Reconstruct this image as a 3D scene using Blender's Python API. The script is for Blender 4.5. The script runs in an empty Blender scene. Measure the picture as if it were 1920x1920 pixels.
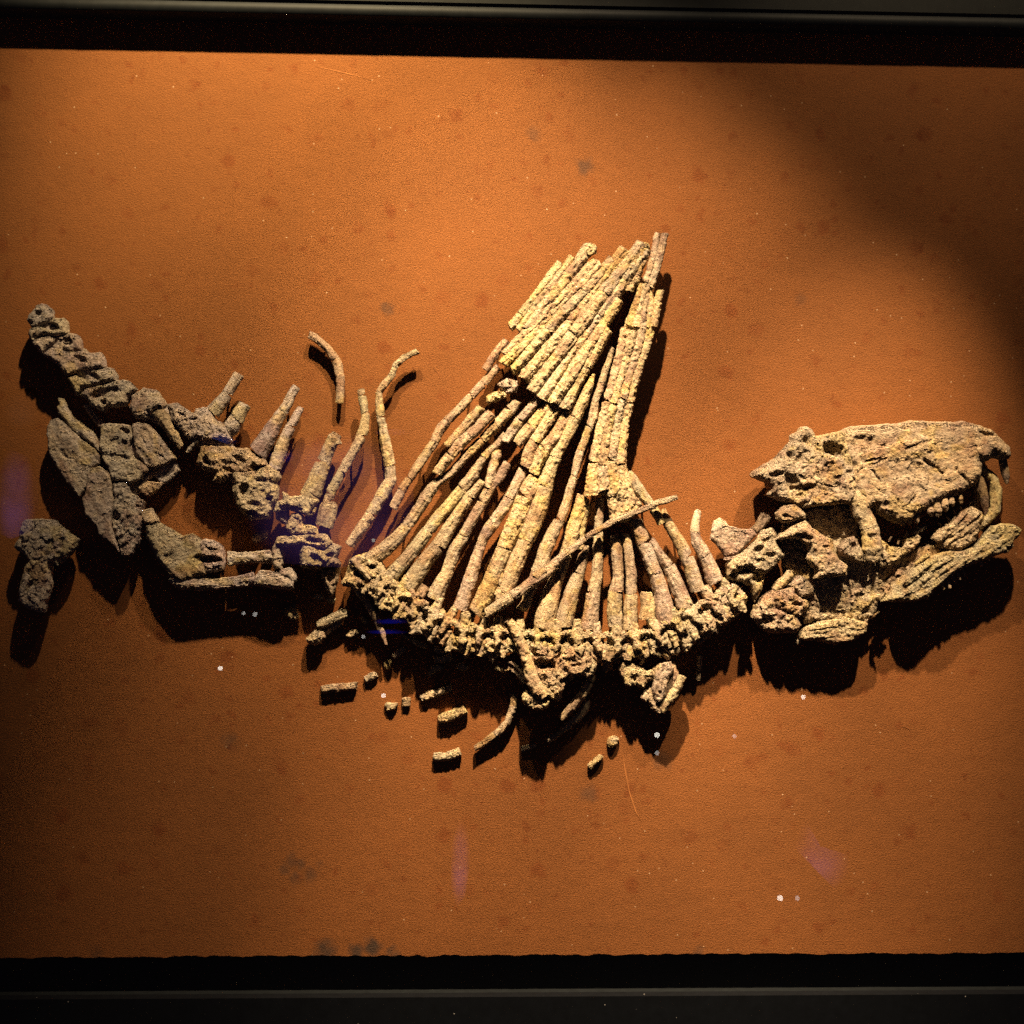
import bpy, math, random
import numpy as np
from mathutils import Vector, Matrix

rnd = random.Random(7)
SC = bpy.context.scene
COL = SC.collection

# ------------------------------------------------------------------ camera
D = 2.6                                   # metres from camera to the panel
YAW = math.radians(2.1)                   # the photographer stands a little to the left
ROLL = math.radians(0.42)
cam_d = bpy.data.cameras.new('camera')
cam = bpy.data.objects.new('camera', cam_d)
COL.objects.link(cam)
cam_loc = Vector((-D * math.sin(YAW), -D * math.cos(YAW), 0.0))
cam.location = cam_loc
q = (Vector((0, 0, 0)) - cam_loc).to_track_quat('-Z', 'Y')
cam_rot = q.to_matrix() @ Matrix.Rotation(ROLL, 3, 'Z')
cam.rotation_euler = cam_rot.to_euler()
cam_d.sensor_width = 36.0
cam_d.lens = 36.0 * D / 1.92
cam_d.clip_start = 0.05
cam_d.clip_end = 50
SC.camera = cam

# ------------------------------------------------------------------ world, exposure
world = bpy.data.worlds.new('World')
SC.world = world
world.use_nodes = True
bg = world.node_tree.nodes['Background']
bg.inputs[0].default_value = (0.9, 0.75, 1.0, 1)
bg.inputs[1].default_value = 0.012
SC.view_settings.view_transform = 'Standard'
SC.view_settings.look = 'None'
SC.view_settings.gamma = 1.0
SC.view_settings.exposure = 0.0
SC.view_settings.use_curve_mapping = False
SC.cycles.use_denoising = False
SC.cycles.max_bounces = 4
SC.cycles.diffuse_bounces = 1
SC.cycles.glossy_bounces = 2
SC.cycles.transparent_max_bounces = 12


def to_plane(px, py, d):
    """photo position -> (X, Z) on the plane d metres in front of the panel"""
    R = np.array(cam_rot)
    px = np.asarray(px, float); py = np.asarray(py, float)
    a = (px - 960) / 960 * 0.96 / D
    b = (960 - py) / 960 * 0.96 / D
    v = np.stack([a, b, -np.ones_like(a)], -1) @ R.T
    t = (-d - cam_loc.y) / v[..., 1]
    return cam_loc.x + v[..., 0] * t, cam_loc.z + v[..., 2] * t


# ------------------------------------------------------------------ lamps inside the case, two of them added fills
def spot(name, loc, aim, watt, size, blend, colour, radius):
    l = bpy.data.lights.new(name, 'SPOT')
    l.energy = watt; l.spot_size = math.radians(size); l.spot_blend = blend
    l.color = colour; l.shadow_soft_size = radius
    o = bpy.data.objects.new(name, l)
    COL.objects.link(o)
    o.location = loc
    o.rotation_euler = (Vector(aim) - Vector(loc)).to_track_quat('-Z', 'Y').to_euler()
    return o

WARM = (1.0, 0.755, 0.47)
spot('case_spot_or_fill', (0.06, -0.85, 1.75), (0.18, 0, -0.55), 530, 54, 1.0, WARM, 0.022)
spot('case_spot_or_fill', (0.07, -0.85, 1.75), (0.15, 0, -0.85), 570, 30, 1.0, WARM, 0.022)  # added fill to brighten the lower middle of the panel
spot('case_spot_or_fill', (0.85, -0.85, 1.75), (0.63, 0, -0.28), 455, 26, 1.0, WARM, 0.022)
spot('case_spot_or_fill', (0.90, -0.85, 1.75), (0.78, 0, 0.92), 52, 52, 1.0, WARM, 0.022)  # weak fill added so the top right corner is not black
spot('case_spot_or_fill', (-0.36, -0.85, 1.75), (-0.42, 0, 0.82), 345, 56, 1.0, (1.0, 0.76, 0.42), 0.022)
# ------------------------------------------------------------------ materials
def mat(name):
    m = bpy.data.materials.new(name); m.use_nodes = True
    nt = m.node_tree; b = nt.nodes['Principled BSDF']
    return m, nt, b

def nd(nt, t, **kw):
    n = nt.nodes.new(t)
    for k, v in kw.items():
        if k.startswith('i_'):
            n.inputs[k[2:].replace('_', ' ')].default_value = v
        else:
            setattr(n, k, v)
    return n

def ramp(nt, src, a, b, ca=(0, 0, 0, 1), cb=(1, 1, 1, 1)):
    r = nd(nt, 'ShaderNodeValToRGB')
    r.color_ramp.elements[0].position = a; r.color_ramp.elements[1].position = b
    r.color_ramp.elements[0].color = ca; r.color_ramp.elements[1].color = cb
    nt.links.new(src, r.inputs[0]); return r.outputs[0]

def mix(nt, fac, a, b, mode='MIX'):
    m = nd(nt, 'ShaderNodeMix', data_type='RGBA', blend_type=mode)
    for s, v in ((m.inputs[0], fac), (m.inputs[6], a), (m.inputs[7], b)):
        if hasattr(v, 'is_linked') or hasattr(v, 'links'):
            nt.links.new(v, s)
        else:
            s.default_value = v
    return m.outputs[2]

def bone_material():
    m, nt, b = mat('fossil_bone')
    geo = nd(nt, 'ShaderNodeNewGeometry'); P = geo.outputs['Position']
    at = nd(nt, 'ShaderNodeAttribute', attribute_name='Col')
    n = nd(nt, 'ShaderNodeTexNoise', i_Scale=420.0, i_Detail=2.0, i_Roughness=.7); nt.links.new(P, n.inputs['Vector'])
    c = mix(nt, ramp(nt, n.outputs[0], .35, .70, (.72, .68, .64, 1), (1.16, 1.16, 1.16, 1)), at.outputs['Color'], at.outputs['Color'])
    mm = c.node; mm.blend_type = 'MULTIPLY'; nt.links.remove(mm.inputs[0].links[0]); mm.inputs[0].default_value = 1.0
    nt.links.new(ramp(nt, n.outputs[0], .35, .70, (.66, .62, .58, 1), (1.2, 1.2, 1.2, 1)), mm.inputs[7])
    nt.links.new(c, b.inputs['Base Color'])
    b.inputs['Roughness'].default_value = .8
    b.inputs['Specular IOR Level'].default_value = .25
    bp = nd(nt, 'ShaderNodeBump', i_Strength=.7, i_Distance=.0022)
    nt.links.new(n.outputs[0], bp.inputs['Height']); nt.links.new(bp.outputs[0], b.inputs['Normal'])
    return m

def panel_material():
    m, nt, b = mat('terracotta_plaster')
    geo = nd(nt, 'ShaderNodeNewGeometry'); P = geo.outputs['Position']
    def noise(scale, detail=4, rough=.6, vec=None):
        n = nd(nt, 'ShaderNodeTexNoise', i_Scale=scale, i_Detail=detail, i_Roughness=rough)
        nt.links.new(vec or P, n.inputs['Vector']); return n.outputs[0]
    c = mix(nt, ramp(nt, noise(2.2, 5), .35, .68), (.205, .069, .0155, 1), (.265, .088, .020, 1))
    c = mix(nt, ramp(nt, noise(300, 3, .8), .30, .70), mix(nt, 1.0, c, (.80, .79, .76, 1), 'MULTIPLY'), mix(nt, 1.0, c, (1.22, 1.23, 1.26, 1), 'MULTIPLY'))
    nn = nd(nt, 'ShaderNodeTexNoise', i_Scale=55.0, i_Detail=3.0); nt.links.new(P, nn.inputs['Vector'])
    s2 = nd(nt, 'ShaderNodeVectorMath', operation='MULTIPLY_ADD')
    s2.inputs[1].default_value = (.03,) * 3; s2.inputs[2].default_value = (-.015,) * 3
    nt.links.new(nn.outputs['Color'], s2.inputs[0])
    ww = nd(nt, 'ShaderNodeVectorMath', operation='ADD'); nt.links.new(P, ww.inputs[0]); nt.links.new(s2.outputs[0], ww.inputs[1])
    # small reddish blots of different sizes, sparse
    for sc, lo, hi, thr, col in ((17, .16, .30, .50, (.86, .72, .60, 1)), (31, .14, .32, .42, (.86, .74, .62, 1)), (9, .09, .16, .55, (.84, .72, .60, 1)), (58, .10, .24, .60, (.80, .68, .58, 1))):
        v = nd(nt, 'ShaderNodeTexVoronoi', i_Scale=sc, i_Randomness=1.0)
        nt.links.new(ww.outputs[0], v.inputs['Vector'])
        near = ramp(nt, v.outputs['Distance'], lo, hi, (1, 1, 1, 1), (0, 0, 0, 1))
        sel = nd(nt, 'ShaderNodeSeparateColor'); nt.links.new(v.outputs['Color'], sel.inputs[0])
        on = ramp(nt, sel.outputs[0], thr, thr + .4)
        f = nd(nt, 'ShaderNodeMath', operation='MULTIPLY'); nt.links.new(near, f.inputs[0]); nt.links.new(on, f.inputs[1])
        c = mix(nt, f.outputs[0], c, mix(nt, 1.0, c, col, 'MULTIPLY'))
    vd = nd(nt, 'ShaderNodeTexVoronoi', i_Scale=46.0); nt.links.new(P, vd.inputs['Vector'])
    sel = nd(nt, 'ShaderNodeSeparateColor'); nt.links.new(vd.outputs['Color'], sel.inputs[0])
    f = nd(nt, 'ShaderNodeMath', operation='MULTIPLY')
    nt.links.new(ramp(nt, vd.outputs['Distance'], .05, .08, (1, 1, 1, 1), (0, 0, 0, 1)), f.inputs[0]); nt.links.new(ramp(nt, sel.outputs[1], .93, .95), f.inputs[1])
    c = mix(nt, f.outputs[0], c, (.50, .30, .17, 1))
    # a few soot-dark stains at their own places
    for (px, py, r, k) in STAINS:
        x, z = to_plane(px, py, 0)
        g = nd(nt, 'ShaderNodeVectorMath', operation='DISTANCE'); g.inputs[1].default_value = (float(x), -.004, float(z))
        nt.links.new(ww.outputs[0], g.inputs[0])
        f = ramp(nt, g.outputs['Value'], r * .0004, r * .001, (k, k, k, 1), (0, 0, 0, 1))
        c = mix(nt, f, c, (.06, .038, .026, 1))
    nt.links.new(c, b.inputs['Base Color'])
    b.inputs['Roughness'].default_value = .78
    b.inputs['Specular IOR Level'].default_value = .25
    mp = nd(nt, 'ShaderNodeMapping'); mp.inputs['Scale'].default_value = (1, 1, 1.15)
    nt.links.new(P, mp.inputs['Vector'])
    h = nd(nt, 'ShaderNodeMath', operation='MULTIPLY_ADD'); h.inputs[1].default_value = 1.8
    nt.links.new(noise(340, 3, .8, mp.outputs[0]), h.inputs[0]); nt.links.new(noise(30, 2, .5, mp.outputs[0]), h.inputs[2])
    bp = nd(nt, 'ShaderNodeBump', i_Strength=.8, i_Distance=.0020)
    nt.links.new(h.outputs[0], bp.inputs['Height']); nt.links.new(bp.outputs[0], b.inputs['Normal'])
    return m

def plain(name, col, rough, spec=.3, bump=None, metal=0, dust=False):
    m, nt, b = mat(name)
    b.inputs['Base Color'].default_value = (*col, 1)
    b.inputs['Roughness'].default_value = rough
    b.inputs['Specular IOR Level'].default_value = spec
    b.inputs['Metallic'].default_value = metal
    geo = nd(nt, 'ShaderNodeNewGeometry')
    n = nd(nt, 'ShaderNodeTexNoise', i_Scale=60.0, i_Detail=5.0); nt.links.new(geo.outputs['Position'], n.inputs['Vector'])
    c = mix(nt, ramp(nt, n.outputs[0], .3, .75), (*col, 1), tuple(min(1, k * 1.6) for k in col) + (1,))
    if dust:
        v = nd(nt, 'ShaderNodeTexVoronoi', i_Scale=70.0); nt.links.new(geo.outputs['Position'], v.inputs['Vector'])
        sel = nd(nt, 'ShaderNodeSeparateColor'); nt.links.new(v.outputs['Color'], sel.inputs[0])
        f = nd(nt, 'ShaderNodeMath', operation='MULTIPLY')
        nt.links.new(ramp(nt, v.outputs['Distance'], .04, .09, (1, 1, 1, 1), (0, 0, 0, 1)), f.inputs[0])
        nt.links.new(ramp(nt, sel.outputs[0], .86, .9), f.inputs[1])
        c = mix(nt, f.outputs[0], c, (.45, .42, .40, 1))
    nt.links.new(c, b.inputs['Base Color'])
    if bump:
        bp = nd(nt, 'ShaderNodeBump', i_Strength=bump, i_Distance=.001)
        nt.links.new(n.outputs[0], bp.inputs['Height']); nt.links.new(bp.outputs[0], b.inputs['Normal'])
    return m

def emitter(name, col, strength):
    m = bpy.data.materials.new(name); m.use_nodes = True
    nt = m.node_tree; nt.nodes.clear()
    e = nd(nt, 'ShaderNodeEmission'); e.inputs[0].default_value = (*col, 1); e.inputs[1].default_value = strength
    o = nd(nt, 'ShaderNodeOutputMaterial'); nt.links.new(e.outputs[0], o.inputs[0]); return m

def glass_material():
    m = bpy.data.materials.new('case_glass'); m.use_nodes = True
    nt = m.node_tree; nt.nodes.clear()
    t = nd(nt, 'ShaderNodeBsdfTransparent'); g = nd(nt, 'ShaderNodeBsdfGlossy'); g.inputs['Roughness'].default_value = 0.0
    t.inputs[0].default_value = (.985, .99, .985, 1)
    f = nd(nt, 'ShaderNodeFresnel', i_IOR=1.45)
    x = nd(nt, 'ShaderNodeMixShader'); o = nd(nt, 'ShaderNodeOutputMaterial')
    nt.links.new(f.outputs[0], x.inputs[0]); nt.links.new(t.outputs[0], x.inputs[1]); nt.links.new(g.outputs[0], x.inputs[2])
    nt.links.new(x.outputs[0], o.inputs[0]); return m

STAINS = [(1095, 312, 22, .6), (545, 1614, 17, .5), (566, 1620, 14, .55), (582, 1640, 18, .5), (552, 1646, 15, .5), (534, 1632, 12, .45), (600, 1622, 10, .4), (610, 1782, 26, .85), (668, 1784, 18, .85),
          (697, 1776, 22, .9), (735, 1786, 14, .8), (1105, 1488, 22, .45), (727, 578, 16, .6), (1000, 252, 18, .35),
          (1500, 560, 14, .3), (1240, 1425, 24, .4), (430, 1390, 22, .45), (1310, 1785, 14, .6), (180, 1790, 20, .5)]
M_BONE = bone_material()
M_PANEL = panel_material()
M_BLACK = plain('black_paint', (.006, .007, .008), .6, .2)
M_RAIL = plain('dark_blue_grey_paint', (.0025, .003, .0042), .8, .08, .2, dust=True)
M_TOP = plain('dark_grey_metal', (.006, .0065, .006), .6, .15)
M_PIN = plain('dark_steel', (.06, .05, .045), .5, .4, metal=.6)
M_GLASS = glass_material()

# ------------------------------------------------------------------ mesh engine: fields traced in photo millimetres
_T = np.random.RandomState(3).rand(256, 256).astype(np.float32)
_T3 = np.random.RandomState(5).rand(64, 64, 64).astype(np.float32)

def n2(x, y, s=0):
    x = x + s * 37.13; y = y + s * 91.7
    xi = np.floor(x).astype(int); yi = np.floor(y).astype(int)
    fx = x - xi; fy = y - yi
    fx = fx * fx * (3 - 2 * fx); fy = fy * fy * (3 - 2 * fy)
    a = _T[xi & 255, yi & 255]; b = _T[(xi + 1) & 255, yi & 255]
    c = _T[xi & 255, (yi + 1) & 255]; d = _T[(xi + 1) & 255, (yi + 1) & 255]
    return (a * (1 - fx) + b * fx) * (1 - fy) + (c * (1 - fx) + d * fx) * fy - .5

def f2(x, y, s=0, o=3):
    r = 0; a = 1.0
    for k in range(o):
        r = r + a * n2(x * 2 ** k, y * 2 ** k, s + k * 3.7); a *= .55
    return r

def n3(p, s):
    p = p + s
    i = np.floor(p).astype(int); f = p - i; f = f * f * (3 - 2 * f)
    r = 0
    for dx in (0, 1):
        for dy in (0, 1):
            for dz in (0, 1):
                w = (f[:, 0] if dx else 1 - f[:, 0]) * (f[:, 1] if dy else 1 - f[:, 1]) * (f[:, 2] if dz else 1 - f[:, 2])
                r = r + w * _T3[(i[:, 0] + dx) & 63, (i[:, 1] + dy) & 63, (i[:, 2] + dz) & 63]
    return r - .5

def facet(x, y, s):
    """jittered cells, each a tilted flat: broken stone"""
    xi = np.floor(x).astype(int); yi = np.floor(y).astype(int)
    best = np.full(x.shape, 1e9); out = np.zeros(x.shape)
    o = int(s * 13) & 255
    for a in (-1, 0, 1):
        for b in (-1, 0, 1):
            cx, cy = xi + a, yi + b
            j1 = _T[(cx + o) & 255, cy & 255]; j2 = _T[cy & 255, (cx + o + 77) & 255]
            dx = x - cx - j1; dy = y - cy - j2; d = dx * dx + dy * dy
            h = (_T[(cx + 31 + o) & 255, (cy + 7) & 255] - .5) + dx * (_T[(cx + 5) & 255, (cy + o) & 255] - .5) * 2 + dy * (_T[(cx + 9 + o) & 255, (cy + 99) & 255] - .5) * 2
            k = d < best; best = np.where(k, d, best); out = np.where(k, h, out)
    return out

def pts(s):
    return np.array([[float(v) for v in t.split(',')] for t in s.split()]) if isinstance(s, str) else np.asarray(s, float)

def S(p, z=0, flat=1.0, clip=True):          # a tapered rod: x,y,r[,z]
    return ('S', pts(p), z, flat, clip)
def G(p, R=9, T=11, z=0):                    # an outlined piece with rounded edges (edge radius R, half thickness T)
    return ('G', pts(p), R, T, z)
def E(x, y, rx, ry=None, ang=0, dep=8):      # a hollow (dep<0: a boss)
    return ('E', x, y, rx, ry or rx, math.radians(ang), dep)
def K(p, w=1.1, dep=3.5):                    # a crack
    P = pts(p)[:, :2]; out = [P[0]]
    for a, b in zip(P[:-1], P[1:]):
        ln = math.hypot(*(b - a)); n = max(1, int(ln / 5)); t = (b - a) / (ln + 1e-9)
        for k in range(1, n + 1):
            o = rnd.uniform(-1.5, 1.5) if k < n else 0
            out.append(a + (b - a) * k / n + np.array([-t[1], t[0]]) * o)
    return ('K', np.array(out), w, dep)
def L(ang, wl=5, amp=1.5):                   # grain along a direction
    return ('L', math.radians(ang), wl, amp)

def seg_dist(X, Y, a, b):
    dx, dy = b[0] - a[0], b[1] - a[1]
    l2 = dx * dx + dy * dy + 1e-9
    t = np.clip(((X - a[0]) * dx + (Y - a[1]) * dy) / l2, 0, 1)
    return np.hypot(X - a[0] - t * dx, Y - a[1] - t * dy), t

def poly_sd(X, Y, P):
    d = np.full(X.shape, 1e9); ins = np.zeros(X.shape, bool)
    n = len(P)
    for i in range(n):
        a, b = P[i], P[(i + 1) % n]
        d = np.minimum(d, seg_dist(X, Y, a, b)[0])
        cond = (a[1] > Y) != (b[1] > Y)
        xs = a[0] + (Y - a[1]) * (b[0] - a[0]) / (b[1] - a[1] + 1e-12)
        ins ^= cond & (X < xs)
    return np.where(ins, d, -d)

def nets(F):
    ins = F < 0
    nx, ny, nz = F.shape
    s = np.zeros((nx - 1, ny - 1, nz - 1), np.int8)
    for a in (0, 1):
        for b in (0, 1):
            for c in (0, 1):
                s += ins[a:nx - 1 + a, b:ny - 1 + b, c:nz - 1 + c]
    act = (s > 0) & (s < 8)
    ii, jj, kk = np.nonzero(act)
    idx = np.full(act.shape, -1, np.int64); idx[ii, jj, kk] = np.arange(len(ii))
    Pp = np.zeros((len(ii), 3)); cnt = np.zeros(len(ii))
    for ax in range(3):
        for u in (0, 1):
            for v in (0, 1):
                o = [0, 0, 0]; o[(ax + 1) % 3] = u; o[(ax + 2) % 3] = v
                o2 = list(o); o2[ax] = 1
                fa = F[ii + o[0], jj + o[1], kk + o[2]]; fb = F[ii + o2[0], jj + o2[1], kk + o2[2]]
                m = (fa < 0) != (fb < 0)
                t = np.where(m, fa / np.where(m, fa - fb, 1), 0)
                for q_ in range(3):
                    Pp[:, q_] += np.where(m, o[q_] + (t if q_ == ax else 0), 0)
                cnt += m
    Pp = Pp / cnt[:, None] + np.stack([ii, jj, kk], 1)
    Q = []
    for ax in range(3):
        A = np.moveaxis(ins, ax, 0); I = np.moveaxis(idx, ax, 0)
        e = A[:-1, 1:-1, 1:-1] != A[1:, 1:-1, 1:-1]
        a, b, c = np.nonzero(e); b = b + 1; c = c + 1
        qd = np.stack([I[a, b - 1, c - 1], I[a, b, c - 1], I[a, b, c], I[a, b - 1, c]], 1)
        fl = A[a, b, c]
        qd = np.where(fl[:, None], qd, qd[:, ::-1])
        Q.append(qd)
    return Pp, np.concatenate(Q)

STEP = 1.7
SEED = [0]
def field_mesh(prims, rough=1.0, lumpy=0.0, step=None, warp=1.0, fs=1.0, fine=None):
    """returns vertices (photo mm: x, y down, z toward the viewer) and quads"""
    g = step or STEP
    SEED[0] += 1; sd = SEED[0]
    solid = [p for p in prims if p[0] in 'SG']; mods = [p for p in prims if p[0] not in 'SG']
    lo = np.array([1e9, 1e9]); hi = -lo; zl, zh = 1e9, -1e9
    for p in solid:
        if p[0] == 'S':
            r = p[1][:, 2]; zz = (p[1][:, 3] if p[1].shape[1] > 3 else 0) + p[2]
            lo = np.minimum(lo, (p[1][:, :2] - r[:, None]).min(0)); hi = np.maximum(hi, (p[1][:, :2] + r[:, None]).max(0))
            zl = min(zl, (zz - r * p[3]).min()); zh = max(zh, (zz + r * p[3]).max())
        else:
            lo = np.minimum(lo, p[1].min(0)); hi = np.maximum(hi, p[1].max(0)); zl = min(zl, p[4] - p[3]); zh = max(zh, p[4] + p[3])
    lo -= 6; hi += 6
    x = np.arange(lo[0], hi[0] + g, g); y = np.arange(lo[1], hi[1] + g, g)
    X0, Y0 = np.meshgrid(x, y, indexing='ij')
    wz = 1.6 * warp
    X = X0 + wz * (1.1 * f2(X0 / 9, Y0 / 9, sd) + 1.5 * n2(X0 / 26, Y0 / 26, sd + 5))
    Y = Y0 + wz * (1.1 * f2(X0 / 9, Y0 / 9, sd + 11) + 1.5 * n2(X0 / 26, Y0 / 26, sd + 17))
    H = rough * (1.6 * f2(X0 / 7, Y0 / 7, sd + 2, 2) + 1.8 * n2(X0 / 22, Y0 / 22, sd + 4))
    if lumpy:
        rg = 1 - 2 * np.abs(f2(X0 / 26, Y0 / 26, sd + 8, 3))
        H = H + lumpy * (rg - .6) * .6 + lumpy * .95 * facet(X / 15 / fs, Y / 15 / fs, sd + 9) * fs + lumpy * .35 * facet(X / 7 / fs, Y / 7 / fs, sd + 19)
    Hm = 0
    for p in mods:
        if p[0] == 'E':
            _, cx, cy, rx, ry, an, dep = p
            u = (X - cx) * math.cos(an) + (Y - cy) * math.sin(an); v = -(X - cx) * math.sin(an) + (Y - cy) * math.cos(an)
            qv = np.clip(1.3 - np.hypot(u / rx, v / ry) - .35 * n2(X0 / 5, Y0 / 5, sd + 30), 0, .95) / .95
            H = H - (dep if dep < 8 else 8 + (dep - 8) * .75) * qv * qv * (3 - 2 * qv)
        elif p[0] == 'K':
            dd = np.full(X.shape, 1e9)
            for a, b in zip(p[1][:-1], p[1][1:]):
                dd = np.minimum(dd, seg_dist(X, Y, a, b)[0])
            H = H - p[3] * np.exp(-(dd / (p[2] * (1 + 1.2 * n2(X0 / 11, Y0 / 11, sd + 40)))) ** 2) * np.clip(.75 + 1.3 * n2(X0 / 17, Y0 / 17, sd + 41), .1, 1.3)
        elif p[0] == 'L':
            _, an, wl, amp = p
            u = X0 * math.cos(an) + Y0 * math.sin(an); v = -X0 * math.sin(an) + Y0 * math.cos(an)
            H = H + amp * f2(u / (wl * 7), v / wl, sd + 13, 2)
    zl = zl + min(-3, H.min()) - 2; zh = zh + max(3, H.max()) + 2
    z = np.arange(zl, zh + g, g)
    F = np.full((len(x), len(y), len(z)), 9.0, np.float32)
    for p in solid:
        if p[0] == 'S':
            P, z0, flat, clip = p[1], p[2], p[3], p[4]
            zz = P[:, 3] if P.shape[1] > 3 else np.zeros(len(P))
            m = P[:, 2].max() + 7
            sel = (slice(max(0, int((P[:, 0].min() - m - lo[0]) / g)), int((P[:, 0].max() + m - lo[0]) / g) + 1),
                   slice(max(0, int((P[:, 1].min() - m - lo[1]) / g)), int((P[:, 1].max() + m - lo[1]) / g) + 1))
            Xs, Ys, Hs = X[sel], Y[sel], H[sel]
            best = None
            for i in range(len(P) - 1):
                d, t = seg_dist(Xs, Ys, P[i], P[i + 1])
                r = P[i, 2] * (1 - t) + P[i + 1, 2] * t; zc = z0 + zz[i] * (1 - t) + zz[i + 1] * t
                if best is None:
                    best = (d - r, d, r, zc)
                else:
                    k = (d - r) < best[0]
                    best = tuple(np.where(k, n_, o_) for n_, o_ in zip((d - r, d, r, zc), best))
            _, d, r, zc = best
            f = np.sqrt(d[..., None] ** 2 + ((z[None, None] - zc[..., None] - Hs[..., None]) / flat) ** 2) - r[..., None]
            if clip:
                for (a, b) in ((P[0], P[1]), (P[-1], P[-2])):
                    tx, ty = a[0] - b[0], a[1] - b[1]; ln = math.hypot(tx, ty) + 1e-9; tx /= ln; ty /= ln
                    w = (Xs - a[0]) * tx + (Ys - a[1]) * ty + ((Xs - a[0]) * -ty + (Ys - a[1]) * tx) * rnd.uniform(-.35, .35)
                    w = w - 1.2 * n2(Xs / 4, Ys / 4, sd + 21)
                    f = np.maximum(f, w[..., None])
        else:
            P, R, T, z0 = p[1], p[2], p[3], p[4]
            sel = (slice(max(0, int((P[:, 0].min() - 8 - lo[0]) / g)), int((P[:, 0].max() + 8 - lo[0]) / g) + 1),
                   slice(max(0, int((P[:, 1].min() - 8 - lo[1]) / g)), int((P[:, 1].max() + 8 - lo[1]) / g) + 1))
            Xs, Ys, Hs = X[sel], Y[sel], H[sel]
            sdv = poly_sd(Xs, Ys, P) + 1.3; R = min(R, max(2.0, sdv.max() * .98))
            qv = np.maximum(R - sdv, 0)
            f = np.sqrt(qv[..., None] ** 2 + ((z[None, None] - z0 - Hs[..., None]) * (R / T)) ** 2) - R
        F[sel] = np.minimum(F[sel], f)
    F[0] = F[-1] = 9; F[:, 0] = F[:, -1] = 9; F[:, :, 0] = F[:, :, -1] = 9
    V, Q = nets(F)
    V = V * g + np.array([lo[0], lo[1], zl])
    # fine pitting along the normals
    if len(Q):
        a, b, c, d = (V[Q[:, k]] for k in range(4))
        fn = np.cross(c - a, d - b)
        N = np.zeros_like(V)
        for k in range(4):
            for ax in range(3):
                N[:, ax] += np.bincount(Q[:, k], fn[:, ax], len(V))
        N /= np.linalg.norm(N, axis=1)[:, None] + 1e-9
        amp = (rough if fine is None else fine) * (1.5 * n3(V / 5.0, sd % 60) + 1.1 * n3(V / 2.6, (sd * 7) % 60))
        V = V + N * amp[:, None]
    n = lambda sc, k: n3(V / sc, (sd * 3 + k) % 60)
    st = lambda v, a, b: np.clip((v - a) / (b - a), 0, 1)[:, None]
    c = np.ones((len(V), 3))
    big = .6 * n(26, 1) + .4 * n(9, 2)
    c *= 1 + st(big, -.05, .18) * np.array([.22, .17, .02])
    c *= 1 - st(n(40, 3) * .65 + n(12, 4) * .35, .04, .20) * np.array([.26, .36, .36])
    c *= 1 - st(n(60, 5) * .6 + n(14, 6) * .4, .09, .2) * np.array([-.04, .0, .26])
    c *= 1 + st(n(5.5, 8), .20, .36) * .35
    pk = rnd.uniform(.35, 1.1)
    c *= 1 - pk * st(n(3.4, 7), .14, .34) * np.array([.30, .36, .40])
    c *= 1 - rnd.uniform(0, .5) * st(n(7, 9) * .6 + n(3, 10) * .4, .02, .2) * np.array([.30, .34, .36])
    for p in mods:
        if p[0] == 'L':
            u = V[:, 0] * math.cos(p[1]) + V[:, 1] * math.sin(p[1]); v = -V[:, 0] * math.sin(p[1]) + V[:, 1] * math.cos(p[1])
            c *= 1 - st(f2(u / 30, v / 3.0 + V[:, 2] / 4.0, sd + 50, 2), .05, .35) * np.array([.26, .32, .36])
            break
    FIELD_COL.append(c)
    return V, Q

FIELD_COL = []

def to_world(V, d0):
    """photo mm at mount depth d0 (metres) -> world, one parallel plane for the whole piece"""
    x, zz = to_plane(V[:, 0], V[:, 1], d0)
    return np.stack([x, -d0 - V[:, 2] / 1000.0, zz], 1)

def link_mesh(name, W, Q, m, parent=None, origin=None, colr=None, mult=None):
    o0 = np.asarray(origin if origin is not None else (0, 0, 0), float)
    me = bpy.data.meshes.new(name)
    me.vertices.add(len(W)); me.vertices.foreach_set('co', (W - o0).astype(np.float32).ravel())
    n = len(Q)
    me.loops.add(n * 4); me.loops.foreach_set('vertex_index', Q.astype(np.int32).ravel())
    me.polygons.add(n)
    me.polygons.foreach_set('loop_start', np.arange(0, n * 4, 4, dtype=np.int32))
    me.polygons.foreach_set('use_smooth', np.ones(n, bool))
    me.update(calc_edges=True)
    me.materials.append(m)
    if mult is not None:
        ca = me.color_attributes.new('Col', 'FLOAT_COLOR', 'POINT')
        cc = np.ones((len(W), 4), np.float32); cc[:, :3] = np.clip(mult * np.array(colr[:3])[None], 0, .85)
        ca.data.foreach_set('color', cc.ravel())
    ob = bpy.data.objects.new(name, me)
    COL.objects.link(ob)
    if parent is not None:
        ob.parent = parent
    else:
        ob.location = o0
    return ob

def tag(o, label, cat, group=None, kind=None):
    o['label'] = label; o['category'] = cat
    if group: o['group'] = group
    if kind: o['kind'] = kind

# bone colours (linear), the stone itself, save the shade put into the canine
GREY = (.400, .335, .325); TAN = (.415, .328, .232); CREAM = (.475, .372, .232); BROWN = (.38, .275, .20)
SKULL = (.435, .352, .235); MAUVE = (.40, .315, .25); DARK = (.20, .145, .105); PALE = (.50, .415, .325); ENAMEL = (.36, .265, .185)

def tint(c, v=.10):
    k = 1 + rnd.uniform(-v, v)
    return tuple(x * k * (1 + rnd.uniform(-v * .35, v * .35)) for x in c) + (1,)

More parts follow.
